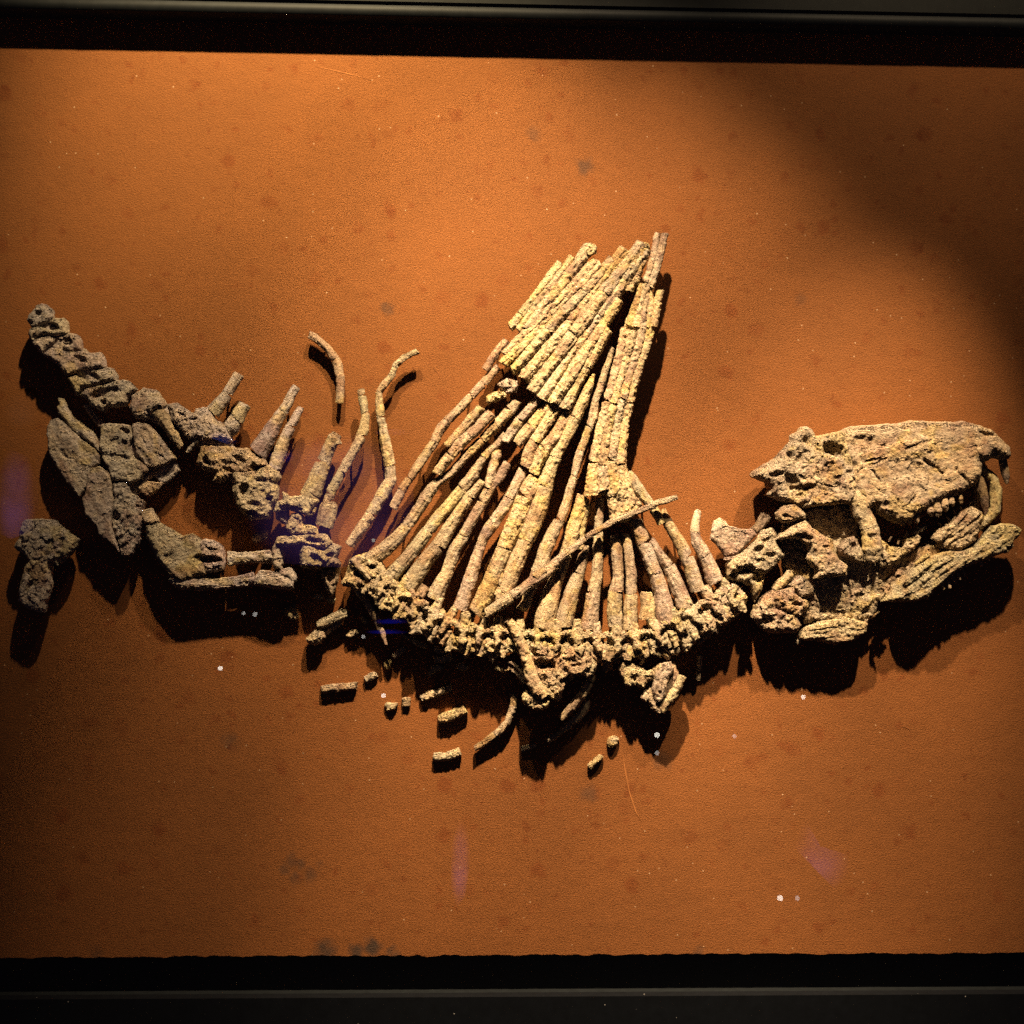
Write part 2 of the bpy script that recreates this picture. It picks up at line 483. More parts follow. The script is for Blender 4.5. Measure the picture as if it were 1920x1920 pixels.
def pin(parent, origin, x, z, dep):
    """steel mounting pin from the panel to the back of the bone"""
    n = 8; r = .0022; W = []; y0 = .004; y1 = -dep
    for yy in (y0, y1):
        for k in range(n):
            W.append((x + r * math.cos(k * 2 * math.pi / n), yy, z + r * math.sin(k * 2 * math.pi / n)))
    Q = [(k, (k + 1) % n, n + (k + 1) % n, n + k) for k in range(n)]
    return link_mesh('mounting_pin', np.array(W), np.array(Q), M_PIN, parent, origin)

def thing(name, label, cat, d, parts, group=None, pins=(), origin_px=None):
    """parts: list of (part name, colour, prims, opts[, children]); d = mount depth in mm in front of the panel"""
    d0 = d / 1000.0
    built = []
    for pt in parts:
        nm, colr, prims, opt = pt[:4]
        V, Q = field_mesh(prims, **opt)
        built.append((nm, colr, to_world(V, d0), Q, pt[4] if len(pt) > 4 else (), FIELD_COL[-1]))
    allw = np.concatenate([b[2] for b in built])
    org = np.array([allw[:, 0].mean(), -d0, allw[:, 2].mean()])
    if len(built) == 1 and not built[0][4] and not pins:
        o = link_mesh(name, built[0][2], built[0][3], M_BONE, None, org, tint(built[0][1]), built[0][5])
        tag(o, label, cat, group); return o
    root = bpy.data.objects.new(name, None); COL.objects.link(root)
    root.location = org; root.empty_display_size = .02
    tag(root, label, cat, group)
    for nm, colr, W, Q, kids, mu in built:
        o = link_mesh(nm, W, Q, M_BONE, root, org, tint(colr), mu)
        for kn, kc, kp, ko in kids:
            V2, Q2 = field_mesh(kp, **ko)
            k = link_mesh(kn, to_world(V2, d0), Q2, M_BONE, o, org, tint(kc, .06), FIELD_COL[-1])
    for (px, py) in pins:
        x, z = to_plane(px, py, d0); pin(root, org, float(x), float(z), d0)
    return root

def split_path(p, cuts, gap=.3):
    """cut a rod where the photo shows a break"""
    P = pts(p)
    if P.shape[1] < 4:
        P = np.hstack([P, np.zeros((len(P), 1))])
    cum = np.r_[0, np.cumsum(np.hypot(*(P[1:, :2] - P[:-1, :2]).T))]
    ts = []
    for (cx, cy) in cuts:
        best = None
        for i in range(len(P) - 1):
            dd, t = seg_dist(np.array([float(cx)]), np.array([float(cy)]), P[i], P[i + 1])
            s = cum[i] + t[0] * (cum[i + 1] - cum[i])
            if best is None or dd[0] < best[0]:
                best = (dd[0], s)
        ts.append(best[1])
    ts = [0] + sorted(t for t in ts if 4 < t < cum[-1] - 4) + [cum[-1]]
    out = []
    for a, b in zip(ts[:-1], ts[1:]):
        a2 = a + (gap * .5 if a > 0 else 0); b2 = b - (gap * .5 if b < cum[-1] else 0)
        s = [a2] + [c for c in cum if a2 + 1 < c < b2 - 1] + [b2]
        out.append(np.stack([np.interp(s, cum, P[:, k]) for k in range(4)], 1))
    return out

def rod(name, label, cat, d, path, cuts=(), colr=TAN, group=None, flat=.85, pins=None, extra=(), rough=.8, grain=1.2, seg='segment', jit=.5):
    parts = []; P0 = pts(path); wob = rnd.uniform(.97, 1.03)
    for sp in split_path(path, cuts, .2):
        sp = sp.copy(); sp[:, 3] += rnd.uniform(-jit, jit); sp[:, 2] *= wob
        an = math.degrees(math.atan2(sp[-1, 1] - sp[0, 1], sp[-1, 0] - sp[0, 0]))
        parts.append((seg, colr, [S(sp, 0, flat), L(an, 3.2, grain * 1.5), K([(q1[0], q1[1]) for q1 in (sp[0, :2] + (sp[-1, :2] - sp[0, :2]) * t0 + np.array([rnd.uniform(-3, 3), rnd.uniform(-3, 3)]) for t0 in (.15, .4, .7))], .8, 1.6)], dict(rough=rough * .6, fine=rough * rnd.uniform(.45, 1.05), warp=.65)))
    parts += list(extra)
    P = pts(path); mid = P[len(P) // 2]
    if pins is None:
        pins = [(mid[0], mid[1])] if d > P[:, 2].max() * 1.3 else []
    return thing(name, label, cat, d, parts, group, pins)
# ------------------------------------------------------------------ the case: panel, rails
def box(name, x0, x1, y0, y1, z0, z1, m, parent=None, origin=(0, 0, 0), bevel=.0):
    W = np.array([(x, y, z) for x in (x0, x1) for y in (y0, y1) for z in (z0, z1)], float)
    Q = np.array([(0, 1, 3, 2), (4, 6, 7, 5), (0, 4, 5, 1), (2, 3, 7, 6), (0, 2, 6, 4), (1, 5, 7, 3)])
    o = link_mesh(name, W, Q, m, parent, origin)
    for p in o.data.polygons: p.use_smooth = False
    if bevel:
        b = o.modifiers.new('edge', 'BEVEL'); b.width = bevel; b.segments = 2
    return o

def zpx(py, d=0.0, px=960): return float(to_plane(px, py, d)[1])

Z_BOT = zpx(1791); RAIL_D = .050
nx = 1300
xs = np.linspace(-1.2, 1.2, nx)
rag = .0016 * (np.array([f2(np.array([v * 60]), np.array([.3]), 1, 4)[0] for v in xs]) * 2) + .0025 * np.array([n2(np.array([v * 9]), np.array([.7]))[0] for v in xs])
W = []; Q = []
zr = np.linspace(1.0, Z_BOT, 7)
for k, zz in enumerate(zr):
    for i, v in enumerate(xs): W.append((v, 0.0, zz + (rag[i] if k == 6 else 0)))
for i, v in enumerate(xs): W.append((v, .022, Z_BOT + rag[i] * .6))
for k in range(7):
    for i in range(nx - 1):
        a = k * nx + i; Q.append((a, a + nx, a + nx + 1, a + 1))
panel = link_mesh('backing_panel', np.array(W), np.array(Q), M_PANEL, None, (0, 0, Z_BOT))
for p in panel.data.polygons: p.use_smooth = False
tag(panel, 'rough terracotta brown plaster panel behind all the fossil bones', 'panel')

def scratch(path, w, m):
    P_ = pts(path); X_, Z_ = to_plane(P_[:, 0], P_[:, 1], 0)
    W = []; n = len(P_)
    for i in range(n):
        k0, k1 = max(0, i - 1), min(n - 1, i + 1)
        t = np.array([X_[k1] - X_[k0], Z_[k1] - Z_[k0]]); t /= np.linalg.norm(t); ww = w * .0005 * (1 if 0 < i < n - 1 else .2)
        W += [(X_[i] - t[1] * ww, -.0004, Z_[i] + t[0] * ww), (X_[i], -.0007, Z_[i]), (X_[i] + t[1] * ww, -.0004, Z_[i] - t[0] * ww)]
    Q = [(3 * i + k, 3 * i + k + 1, 3 * i + k + 4, 3 * i + k + 3) for i in range(n - 1) for k in (0, 1)]
    link_mesh('scratch', np.array(W), np.array(Q), m, panel, (0, 0, Z_BOT))
M_SCR = plain('scuffed_plaster', (.29, .105, .030), .8, .2)
M_SCR2 = plain('dark_scuff', (.165, .056, .016), .8, .2)
for p_, w_, m_ in (("1168,1415 1172,1445 1180,1485 1192,1522 1203,1540", 2.2, M_SCR), 
                   ("590,124 625,132 668,142 700,152", 1.6, M_SCR), 
                   ("410,752 416,742 424,735", 1.6, M_SCR), ("1692,1362 1704,1366 1708,1374", 1.8, M_SCR2), ("812,690 822,700 826,712", 1.6, M_SCR2)):
    scratch(p_, w_, m_)

frame = bpy.data.objects.new('display_case_frame', None); COL.objects.link(frame); frame.location = (0, 0, -1.2)
tag(frame, 'black display case frame along the top and bottom of the panel', 'frame')
FO = (0, 0, -1.2)
zt = zpx(34, RAIL_D)
box('top_rail', -1.25, 1.25, -RAIL_D, -.002, zt, zt + .06, M_BLACK, frame, FO)
# slightly torn lower lip of the black lining under the top rail
W = []; Q = []; nl = 500; xl = np.linspace(-1.25, 1.25, nl)
for i, v in enumerate(xl):
    rz = .0008 * f2(np.array([v * 25]), np.array([2.2]), 3, 3)[0]
    for yy, z_ in ((-RAIL_D - .003, zt + .022), (-RAIL_D - .003, zt - .002 + rz), (-RAIL_D - .0008, zt - .002 + rz), (-RAIL_D - .0008, zt + .022)):
        W.append((v, yy, z_))
for i in range(nl - 1):
    for k in range(4):
        a = i * 4 + k; b = i * 4 + (k + 1) % 4; Q.append((a, b, b + 4, a + 4))
link_mesh('lining_strip', np.array(W), np.array(Q), M_BLACK, frame, FO)
zf = zpx(8, .056)
box('metal_strip', -1.25, 1.25, -.058, -RAIL_D - .0035, zf, zf + .03, M_TOP, frame, FO)
box('bottom_recess', -1.25, 1.25, .024, .040, -1.15, Z_BOT + .03, M_BLACK, frame, FO)
box('recess_floor', -1.25, 1.25, -.085, .023, -1.0, zpx(1868, .05) - .012, M_BLACK, frame, FO)
zb = zpx(1869, .11)
box('bottom_rail', -1.25, 1.25, -.11, -.087, -1.15, zb, M_RAIL, frame, FO)

# ------------------------------------------------------------------ tail
TAILV = ["71,574 80,571 89,573 100,582 101,595 96,604 80,612 64,616 60,610 54,602 57,591",
 "101,597 120,597 128,605 130,625 112,632 88,628 64,640 58,633 55,625 62,616 80,613",
 "130,626 149,631 153,640 157,657 140,662 118,655 100,650 82,664 76,661 62,640 88,630 112,634",
 "157,659 174,663 191,663 197,675 199,690 175,694 150,700 128,708 124,704 112,686 84,666 100,652 130,660",
 "200,691 212,693 221,705 220,713 190,720 160,728 150,741 145,740 137,727 128,710 150,702",
 "221,714 239,714 258,732 247,742 239,761 207,763 199,772 174,761 166,749 152,742 162,730 192,722"]
TD = [E(75, 588, 6, 6, 0, 10), E(97, 613, 17, 8, 8, 22), E(120, 644, 19, 8, -18, 22), E(155, 673, 14, 6, 25, 16), E(166, 706, 21, 7, 8, 22),
      E(193, 736, 22, 8, -22, 22), E(219, 731, 6, 6, 0, 12), E(198, 755, 6, 6, 0, 12), E(62, 606, 4, 4, 0, 8), E(97, 584, 4, 3, 0, 7)]
thing('tail_vertebrae', 'crumbling chain of grey tail vertebrae running up to the left edge', 'vertebrae', 34,
      [('vertebra', GREY, [G(p, 11, 17, z=k % 2 * 1.5)] + TD, dict(rough=.9, lumpy=2.0)) for k, p in enumerate(TAILV)] + [('matrix', GREY, [S("72,590,13 92,625,24 120,650,24 150,682,28 185,712,26 215,740,24", -5, .55, False)], dict(rough=1, lumpy=3))], pins=[(90, 625), (190, 710)])

# ------------------------------------------------------------------ hip bones
thing('hip_plate', 'leaf-shaped flat grey bone plate left of the hip bones', 'bone', 35,
      [('plate', GREY, [G("97,787 112,785 122,794 139,809 155,825 178,840 190,855 187,869 173,877 166,898 164,913 149,932 137,915 124,902 112,882 101,861 92,840 88,817 91,798", 6, 9),
                        K("92,838 118,850 140,862 172,876", .9, 3), K("120,885 150,884 172,876", .8, 2.2), E(130, 830, 30, 14, 50, -3), L(50, 12, 2.2)], dict(rough=.7, fine=1.0))], pins=[(135, 850)])
thing('hip_splint', 'narrow pointed bone strip above the leaf-shaped plate', 'bone', 36,
      [('strip', GREY, [G("110,746 120,748 124,763 137,784 157,798 176,813 187,836 190,848 178,838 155,821 132,802 122,788 110,777 107,767 112,759", 8, 8), L(50, 6, 1.6)], dict(rough=.8))], pins=[(140, 795)])
rod('hip_rod', 'thin short grey rod bridging tail and hip bones', 'bone', 30, "160,757,6 172,776,6 184,790,7 194,800,7", colr=GREY)
thing('hip_bone', 'large broken grey hip bone in angular plates below the tail', 'bone', 34,
      [('matrix', GREY, [G("195,802 245,803 300,845 318,866 300,885 270,905 255,930 268,945 262,1010 240,1035 215,1010 170,960 168,920 180,880 200,880", 10, 9, -9)], dict(rough=1, lumpy=3)),
       ('upper_plate', GREY, [G("191,796 207,794 228,796 245,800 251,815 245,840 253,861 276,873 280,882 266,898 245,907 237,902 212,900 207,882 195,861 189,840 191,817", 5, 15),
                              E(239, 809, 13, 6, 25, 8), E(237, 830, 6, 6, 0, 9), E(222, 858, 30, 8, 12, 4), E(214, 833, 16, 14, 0, 4), K("207,885 232,893 262,888", 1.5, 3)], dict(rough=.85, lumpy=1.5)),
       ('side_plate', GREY, [G("250,797 260,793 278,797 291,809 312,836 332,859 316,869 291,877 276,872 258,850 252,823", 5, 14, -2), K("256,800 285,850", 1.2, 4), K("290,848 315,862", 1.2, 3), L(55, 9, 2.4)], dict(rough=.85, lumpy=1.5)),
       ('wedge', GREY, [G("289,880 324,862 334,880 312,905 300,906 285,890", 7, 10, -12)], dict(rough=.8, lumpy=1)),
       ('wedge', MAUVE, [G("256,913 268,902 282,904 305,908 295,921 280,930 268,927", 7, 10, -5)], dict(rough=.9, lumpy=1.5)),
       ('lower_plate', GREY, [G("173,880 189,875 203,882 210,894 212,919 216,932 213,950 211,980 228,1038 205,1013 187,1002 182,986 164,965 155,938 162,927 166,905", 5, 13, 2), K("167,902 190,908 208,897", .8, 2), E(222, 967, 9, 9, 0, 16), L(60, 14, 2)], dict(rough=.75, lumpy=.8)),
       ('lower_plate', GREY, [G("214,907 237,905 245,915 247,927 257,930 272,940 268,965 266,990 260,1019 247,1042 229,1040 213,985 214,955 218,932", 5, 14), K("246,918 240,938 238,965", 1.2, 5), E(219, 967, 10, 9, 0, 18),
                              E(225, 1010, 14, 4, -35, 6), E(236, 1022, 14, 4, -35, 6), E(243, 970, 6, 6, 0, 4)], dict(rough=1.3, lumpy=2.5)),], pins=[(225, 850), (215, 960), (285, 840)])
thing('limb_fragment', 'stubby knob-headed limb bone piece alone at lower left', 'bone', 29,
      [('shaft', GREY, [G("62,1045 100,1040 98,1077 101,1090 93,1119 85,1148 70,1144 55,1140 37,1125 43,1094 47,1073 51,1057", 12, 16, 3), E(60, 1098, 4, 16, 25, 6), K("56,1072 100,1066", 2, 5)], dict(rough=1.4, lumpy=3)),
       ('head', GREY, [G("51,975 78,974 107,977 120,990 149,1011 145,1025 137,1040 112,1060 88,1050 62,1056 47,1038 30,1027 32,1021 39,1007 43,986", 15, 17, 4), K("104,1000 100,1030", 1.2, 3), E(110, 1052, 22, 7, -25, 5), E(46, 1012, 5, 16, 0, 5)], dict(rough=1.2, lumpy=3))], pins=[(85, 1010)])

# ------------------------------------------------------------------ forelimb-like bones on the left
thing('limb_bone', 'stout mauve limb bone with an oval hole near its end', 'bone', 33,
      [('end', MAUVE, [G("270,957 287,953 299,977 290,985 272,982 267,972", 9, 16), K("272,984 299,978", 1, 2)], dict(rough=.7)),
       ('shaft', MAUVE, [G("273,984 298,979 328,998 345,1006 362,1002 378,1014 385,1040 388,1075 370,1085 345,1092 320,1082 305,1060 290,1035 275,1005", 14, 19), E(393, 1048, 26, 9, 5, 26), E(322, 1045, 14, 10, 0, 3), L(48, 8, 1.4), K("300,1010 330,1030", .8, 1.5)], dict(rough=.75, lumpy=.8)),
       ('knuckle', GREY, [G("372,1016 384,1011 399,1014 418,1025 424,1046 421,1067 405,1072 386,1074 380,1050", 12, 17), E(391, 1048, 25, 8, 4, 30), E(400, 1028, 14, 3, 15, 6), K("376,1022 414,1034", 1.4, 3), K("392,1066 420,1060", 1.2, 3)], dict(rough=1.1, lumpy=2))], pins=[(320, 1030), (405, 1030)])
rod('lower_limb_rod', 'long grey limb rod with knobbed end running under the short rod', 'bone', 35,
    "322,1080,12 345,1090,15 375,1093,14 403,1095,11 445,1091,11 480,1084,13 505,1086,16 528,1089,18 552,1092,13", [(480, 1088)], GREY, rough=1.0, pins=[(430, 1092)],
    extra=[('knob', GREY, [S("526,1077,8 540,1075,11 548,1083,10", 4, 1, False), E(519, 1072, 8, 8, 0, 9)], dict(rough=1.0))])
thing('short_limb_rod', 'short grey limb rod capped by an upright block', 'bone', 33,
      [('shaft', GREY, [S("428,1048,14 445,1047,11 466,1046,10 490,1045,12 511,1044,14", 0, .9), L(0, 5, 2)], dict(rough=.9)),
       ('block', GREY, [G("513,1026 519,1018 528,1016 532,1032 531,1048 529,1067 514,1066 511,1050", 8, 14, 1), K("516,1050 530,1046", 1, 3)], dict(rough=1.1, lumpy=1.5))], pins=[(470, 1046)])

# ------------------------------------------------------------------ sacral / lumbar masses with their spines
LS = dict(rough=1.1, lumpy=2.6, fs=1.25)
thing('sacral_block', 'knobbly grey block of hip vertebrae sloping down to the right', 'vertebrae', 34,
      [('matrix', GREY, [S("275,760,22 320,785,22 365,800,24 400,830,24 430,865,26 470,895,30 485,930,30", -6, .6, False)], dict(rough=1.2, lumpy=3)),
       ('vertebra', GREY, [G("249,740 270,727 295,734 312,757 307,769 291,769 276,788 255,784 245,767", 14, 18), E(300, 765, 5, 4, 0, 6), K("256,775 285,770", 1, 3)], dict(rough=.9, lumpy=2)),
       ('process', TAN, [S("297,772,13 312,790,12 326,815,11 342,840,6", 5, .9), L(58, 5, 1.6), K("300,790 312,770", 1, 3)], dict(rough=.9)),
       ('process', GREY, [S("352,850,3 362,836,5 372,826,7", 6, 1)], dict(rough=.7)),
       ('vertebra', GREY, [G("318,760 334,757 351,768 362,777 368,766 393,764 407,789 424,797 436,826 400,832 360,826 343,815 325,792", 14, 18), E(364, 786, 8, 4, 0, 10), E(345, 778, 8, 4, 20, 8), E(405, 826, 26, 5, -8, 10)], LS),
       ('vertebra', TAN, [G("380,837 400,834 432,841 466,841 497,862 503,872 480,885 440,892 416,904 401,900 407,887 380,881 370,868 374,852", 14, 20), E(390, 865, 8, 6, 30, 10), E(452, 862, 12, 6, 30, 10), E(430, 880, 12, 4, 20, 9), E(484, 876, 12, 5, 0, 8)], LS),
       ('vertebra', TAN, [G("440,886 480,882 505,873 524,885 526,895 518,906 522,914 522,935 512,955 505,972 470,975 453,960 445,945 439,920 441,906", 14, 24, 2), E(460, 918, 8, 12, 20, 12), E(492, 900, 12, 5, 10, 10), E(480, 945, 14, 6, 10, 9), E(508, 940, 6, 12, 10, 10), E(470, 962, 20, 5, 10, 8)], LS)],
      pins=[(275, 755), (400, 800), (480, 920)])
rod('sacral_spine', 'leftmost of the short spines on the hip block, tip broken off in two', 'spine', 34, "398,774,15 412,758,14 424,743,11 437,720,11 449,701,11", [(401, 772), (426, 738)], GREY, 'spines on the hip block')
rod('sacral_spine', 'shortest and widest of the spines on the hip block', 'spine', 34, "428,808,14 437,798,16 450,775,14 460,758,12", [(443, 785)], GREY, 'spines on the hip block')
rod('sacral_spine', 'tallest slender spine on the hip block leaning right', 'spine', 34, "483,850,20 500,822,17 518,791,13 537,760,9 546,742,9 556,724,8", [(532, 772)], GREY, 'spines on the hip block')
rod('sacral_spine', 'rightmost spine on the hip block with a tapering tip', 'spine', 34, "514,880,14 524,852,13 532,827,11 543,805,10 549,793,9 558,776,8 565,764,6", [(545, 798)], GREY, 'spines on the hip block')
thing('spined_vertebra', 'grey vertebra with hooked top under a broad blade spine', 'vertebra', 36,
      [('vertebra', TAN, [G("530,923 540,928 546,932 570,927 598,937 588,952 580,968 566,960 540,956 514,958 520,944 533,936", 9, 16, 4), E(545, 952, 24, 4, 4, 6)], dict(rough=1.0, lumpy=2)),
       ('centrum', GREY, [G("516,958 540,958 542,985 530,982 518,974", 8, 16, -8)], dict(rough=.8, lumpy=1)),
       ('arch', TAN, [G("545,965 562,960 570,972 572,984 592,988 597,1000 570,1003 548,1002 538,990", 8, 14, 2), E(575, 975, 8, 8, 0, 10)], LS),
       ('spur', TAN, [S("580,966,4 588,958,6 592,950,5", 6)], dict(rough=1))], pins=[(555, 945)])
rod('blade_spine', 'broad flat spine blade rising above the hooked vertebra', 'spine', 34, "580,934,20 590,910,18 599,885,16 609,860,13 618,839,12 626,824,13 633,812,9", [(588, 926), (606, 866)], TAN, rough=1.0,
    extra=[('splinter', TAN, [S("616,850,3 628,832,4 640,828,4", 5)], dict(rough=.8))])
rod('bent_spine', 'long thin spine bent back at its upper end above the vertebral cluster', 'spine', 34,
    "608,988,17 612,970,18 616,953,17 616,938,10 622,920,10 645,877,9 663,846,9 674,827,10 682,806,10 685,781,8 683,765,8 680,750,8 677,730,7",
    [(616, 940), (620, 926), (641, 884), (678, 817), (685, 774), (678, 742)], TAN, pins=[(613, 965), (655, 862)])
thing('vertebral_cluster', 'rough cluster of vertebrae hanging below the bent spine', 'vertebrae', 34,
      [('vertebra', TAN, [G("540,1006 560,1003 580,1001 612,1002 624,1019 610,1030 592,1024 570,1020 548,1022 532,1024 518,1020 522,1008", 10, 18, 4), E(590, 1012, 16, 6, 5, 16)], LS),
       ('vertebra', TAN, [G("570,1022 592,1026 610,1032 626,1020 641,1025 632,1044 639,1056 625,1062 600,1066 566,1062 564,1040", 12, 22, 3), E(592, 1044, 10, 7, 0, 10), E(620, 1040, 8, 6, 0, 10)], LS),
       ('vertebra', TAN, [G("603,1066 626,1062 638,1056 636,1078 632,1098 622,1119 610,1100 602,1080", 10, 16, -6), E(620, 1085, 6, 10, 0, 10)], LS),
       ('chip', TAN, [G("586,1120 592,1114 602,1116 604,1123 596,1126", 4, 6, -18)], dict(rough=.8)),
       ('chip', TAN, [G("608,1122 618,1120 628,1124 624,1132 616,1130", 4, 6, -18)], dict(rough=.8))], pins=[(600, 1040)])

# ------------------------------------------------------------------ loose ribs and spines left of the sail
rod('curved_rib', 'short curved rib hanging like a hook above the hip spines', 'rib', 16, "579,627,8 591,633,8 603,643,8 616,655,8 628,672,9 634,686,9 638,706,8 639,729,8 637,757,8", [(629, 673), (639, 724)], BROWN, 'loose ribs left of the sail', pins=[(610, 650)])
rod('wavy_rib', 'long wavy rib with a kinked upper end, left of the sail', 'rib', 24,
    "783,658,6 770,664,6 758,671,6 742,684,6 737,701,6 721,720,7 710,734,6 711,756,7 713,777,8 717,800,8 722,825,10 727,850,11 731,873,10 733,900,11 721,921,12 699,959,11 675,995,11 655,1023,9",
    [(741, 690), (711, 735), (714, 782), (731, 874), (696, 962)], TAN, 'loose ribs left of the sail', rough=1.0, pins=[(712, 760), (720, 925)],
    extra=[])
rod('leaning_rod', 'thin brown jointed rod leaning along the left edge of the sail', 'rib', 30,
    "736,953,9 754,919,9 768,897,8 790,865,9 814,830,9 826,804,10 838,790,9 852,776,9 866,762,9 882,744,8 895,731,8 907,719,9 920,703,8 935,687,8",
    [(754, 921), (769, 896), (815, 828), (838, 789), (884, 742), (906, 719)], BROWN, 'loose ribs left of the sail', pins=[(790, 865), (880, 746)])
rod('short_brown_rod', 'short brown rod lying against the lower left corner of the sail slab', 'rib', 34, "909,694,8 922,674,8 935,655,8 951,638,8", [], BROWN, 'loose ribs left of the sail')
# ------------------------------------------------------------------ the sail: two slabs of parallel spines
def line(a, b, r, n=4, bend=0):
    (x0, y0), (x1, y1) = a, b
    return ' '.join('%.1f,%.1f,%.2f' % (x0 + (x1 - x0) * t + bend * math.sin(math.pi * t), y0 + (y1 - y0) * t, r * (1 + .12 * math.sin(7 * t + x0))) for t in np.linspace(0, 1, n))

CR = [((953, 606), (1003, 583)), ((972, 626), (998, 652), (1030, 668)), ((1052, 585), (1070, 606), (1090, 640)), ((1100, 540), (1114, 548), (1130, 560)), ((1128, 575), (1145, 603))]
SAIL = [((957, 614), (1051, 493), 8, CREAM), ((972, 620), (1074, 482), 9, CREAM), ((986, 618), (1108, 460), 12, CREAM), ((947, 666), (1117, 490), 10, CREAM),
        ((943, 684), (1126, 496), 10, CREAM), ((960, 697), (1148, 488), 11, CREAM), ((980, 710), (1172, 468), 12, CREAM), ((997, 735), (1204, 457), 13, CREAM),
        ((1014, 748), (1212, 468), 11, TAN), ((1036, 756), (1160, 562), 12, CREAM), ((1058, 766), (1140, 615), 11, CREAM)]
prt = []
for k, (a, b, r, c) in enumerate(SAIL):
    ux, uy = b[0] - a[0], b[1] - a[1]
    ts = [(.2,), (.55,), (.34,), (.42,), (.5,), (.36, .72), (.45,), (.38, .66), (.55,), (.6,), (.5,)][k]
    cuts = [(a[0] + ux * t, a[1] + uy * t) for t in ts]
    an = math.degrees(math.atan2(uy, ux)); z0 = rnd.uniform(-1, 1) + (2 if k % 2 else 0)
    for sp in split_path(line(a, b, r * 1.04, 9, rnd.uniform(-3, 3)), cuts, .15):
        sp[:, 3] += z0 + rnd.uniform(-.4, .4)
        prt.append(('spine_segment', c if rnd.random() < .8 else TAN, [S(sp, 0, .95), L(an, 3.5, 2.2)], dict(rough=.75, fine=1.35, warp=.75)))
prt.append(('matrix', CREAM, [G("968,630 1000,590 1030,545 1060,505 1095,490 1120,500 1150,500 1180,475 1205,475 1185,525 1150,580 1128,635 1098,678 1080,715 1062,760 1035,752 1000,728 975,705 950,680", 8, 6, -3), L(-52, 6, 3)], dict(rough=1.6, lumpy=2)))
prt.append(('crust', CREAM, [S("1101,480,9 1108,468,11 1112,478,8", 3, .8), S("1180,500,12 1195,478,12 1208,464,10", 3, .7, False), S("1178,545,9 1192,524,9 1208,480,8", 2, .8)], dict(rough=1.8, lumpy=2)))
thing('sail_slab', 'wide cream slab of parallel broken spines at the top of the sail', 'sail slab', 46, prt, pins=[(1030, 640), (1110, 560), (1050, 730)])

RIDG = [L(101, 7, 5.0)]
def tall(f, y):
    """position across the tall slab (f from 0 left to 1 right) at height y"""
    ys = [532, 575, 614, 660, 700, 753, 800, 868, 925]
    lf = np.interp(y, ys, [1198, 1180, 1166, 1156, 1146, 1131, 1119, 1104, 1098]); rt = np.interp(y, ys, [1224, 1232, 1228, 1215, 1202, 1188, 1177, 1173, 1186])
    return lf + (rt - lf) * f, rt - lf
tp = [('spine_segment', TAN, [S("1233,438,7 1229,462,7 1225,484,7 1218,505,7 1211,530,7", 2), L(102, 3, 1.5)], dict(rough=.7, fine=1.0)),
      ('spine_segment', TAN, [S("1246,437,7 1241,465,8 1234,490,8 1228,512,8 1219,540,8", 2), L(102, 3, 1.5)], dict(rough=.7, fine=1.0)),
      ('spine_segment', CREAM, [S("1238,544,7 1233,566,8 1229,590,8 1226,612,8", 1), L(102, 3, 1.5)], dict(rough=.8, fine=1.2))]
for k, f in enumerate((.13, .37, .62, .87)):
    for (y0, y1) in (((532, 613), (616, 751), (754, 866), (869, 930))):
        yo = (0, 5, -4, 3)[k] if y0 > 600 else 0
        row = []
        for y in np.linspace(y0 + yo, y1 + yo, 5):
            x, wd = tall(f if y0 > 600 else .15 + f * .7, y); row.append([x, y, max(6.5, wd * .155), (1.5, 3, 2, 0)[k] + .8 * math.sin(y * .05 + k)])
        if y0 == 869 and k == 1: row = row[:4]
        tp.append(('spine_segment', CREAM if (k + int(y0)) % 3 else TAN, [S(np.array(row), 0, .8), L(101, 3.5, 2.0)], dict(rough=.8, fine=1.5, warp=.8)))
tp += [('matrix', CREAM, [G("1200,536 1222,540 1226,600 1224,620 1205,685 1186,750 1173,811 1170,866 1178,900 1190,930 1198,945 1192,962 1173,978 1147,972 1140,945 1137,928 1112,924 1100,924 1108,866 1122,806 1138,735 1158,650 1172,610 1184,575", 7, 6, -4)] + RIDG, dict(rough=1.5, lumpy=1)),
       ('base', CREAM, [G("1138,905 1160,900 1180,908 1190,928 1202,945 1196,962 1173,980 1145,974 1140,945", 7, 10, 0)] + RIDG, dict(rough=1.5, lumpy=1.5))]
thing('tall_sail_slab', 'narrow upright cream slab of fused spines, right side of the sail', 'sail slab', 46, tp, pins=[(1205, 570), (1170, 690), (1145, 810), (1150, 920)])

# ------------------------------------------------------------------ the fan of long spines, left to right
FAN = 'long spines fanning up from the backbone'
NUM = ['first', 'second', 'third', 'fourth', 'fifth', 'sixth', 'seventh', 'eighth', 'ninth', 'tenth']
def fan(label, path, cuts, colr=TAN, d=35, **kw):
    return rod('neural_spine', label, 'spine', d, path, cuts, colr, FAN, **kw)
fan('leftmost long spine of the fan, lumpy, climbing to a knob under the slab',
    "690,1052,14 705,1042,15 720,1032,15 745,1008,13 764,985,11 789,950,11 800,930,12 808,918,11 820,904,9 845,887,8 878,850,9 903,825,9 924,804,10 941,787,10 958,766,12 968,752,11",
    [(764, 986), (822, 903), (904, 823), (930, 797), (955, 768)], rough=1.15, pins=[(760, 990), (880, 848)])
rod('sail_splinter', 'knobbly broken spine piece lying above the leftmost long spine', 'spine', 42, "818,888,9 832,870,10 845,853,10 868,827,11 895,804,11 908,788,11 922,774,10", [(845, 854), (880, 818)], TAN, rough=1.2)
rod('sail_splinter', 'thin flat sliver left of the knobbly spine piece beside the sail', 'spine', 38, "836,836,7 855,818,8 872,800,9 888,780,9 903,764,9", [(870, 803)], CREAM, rough=1.2)
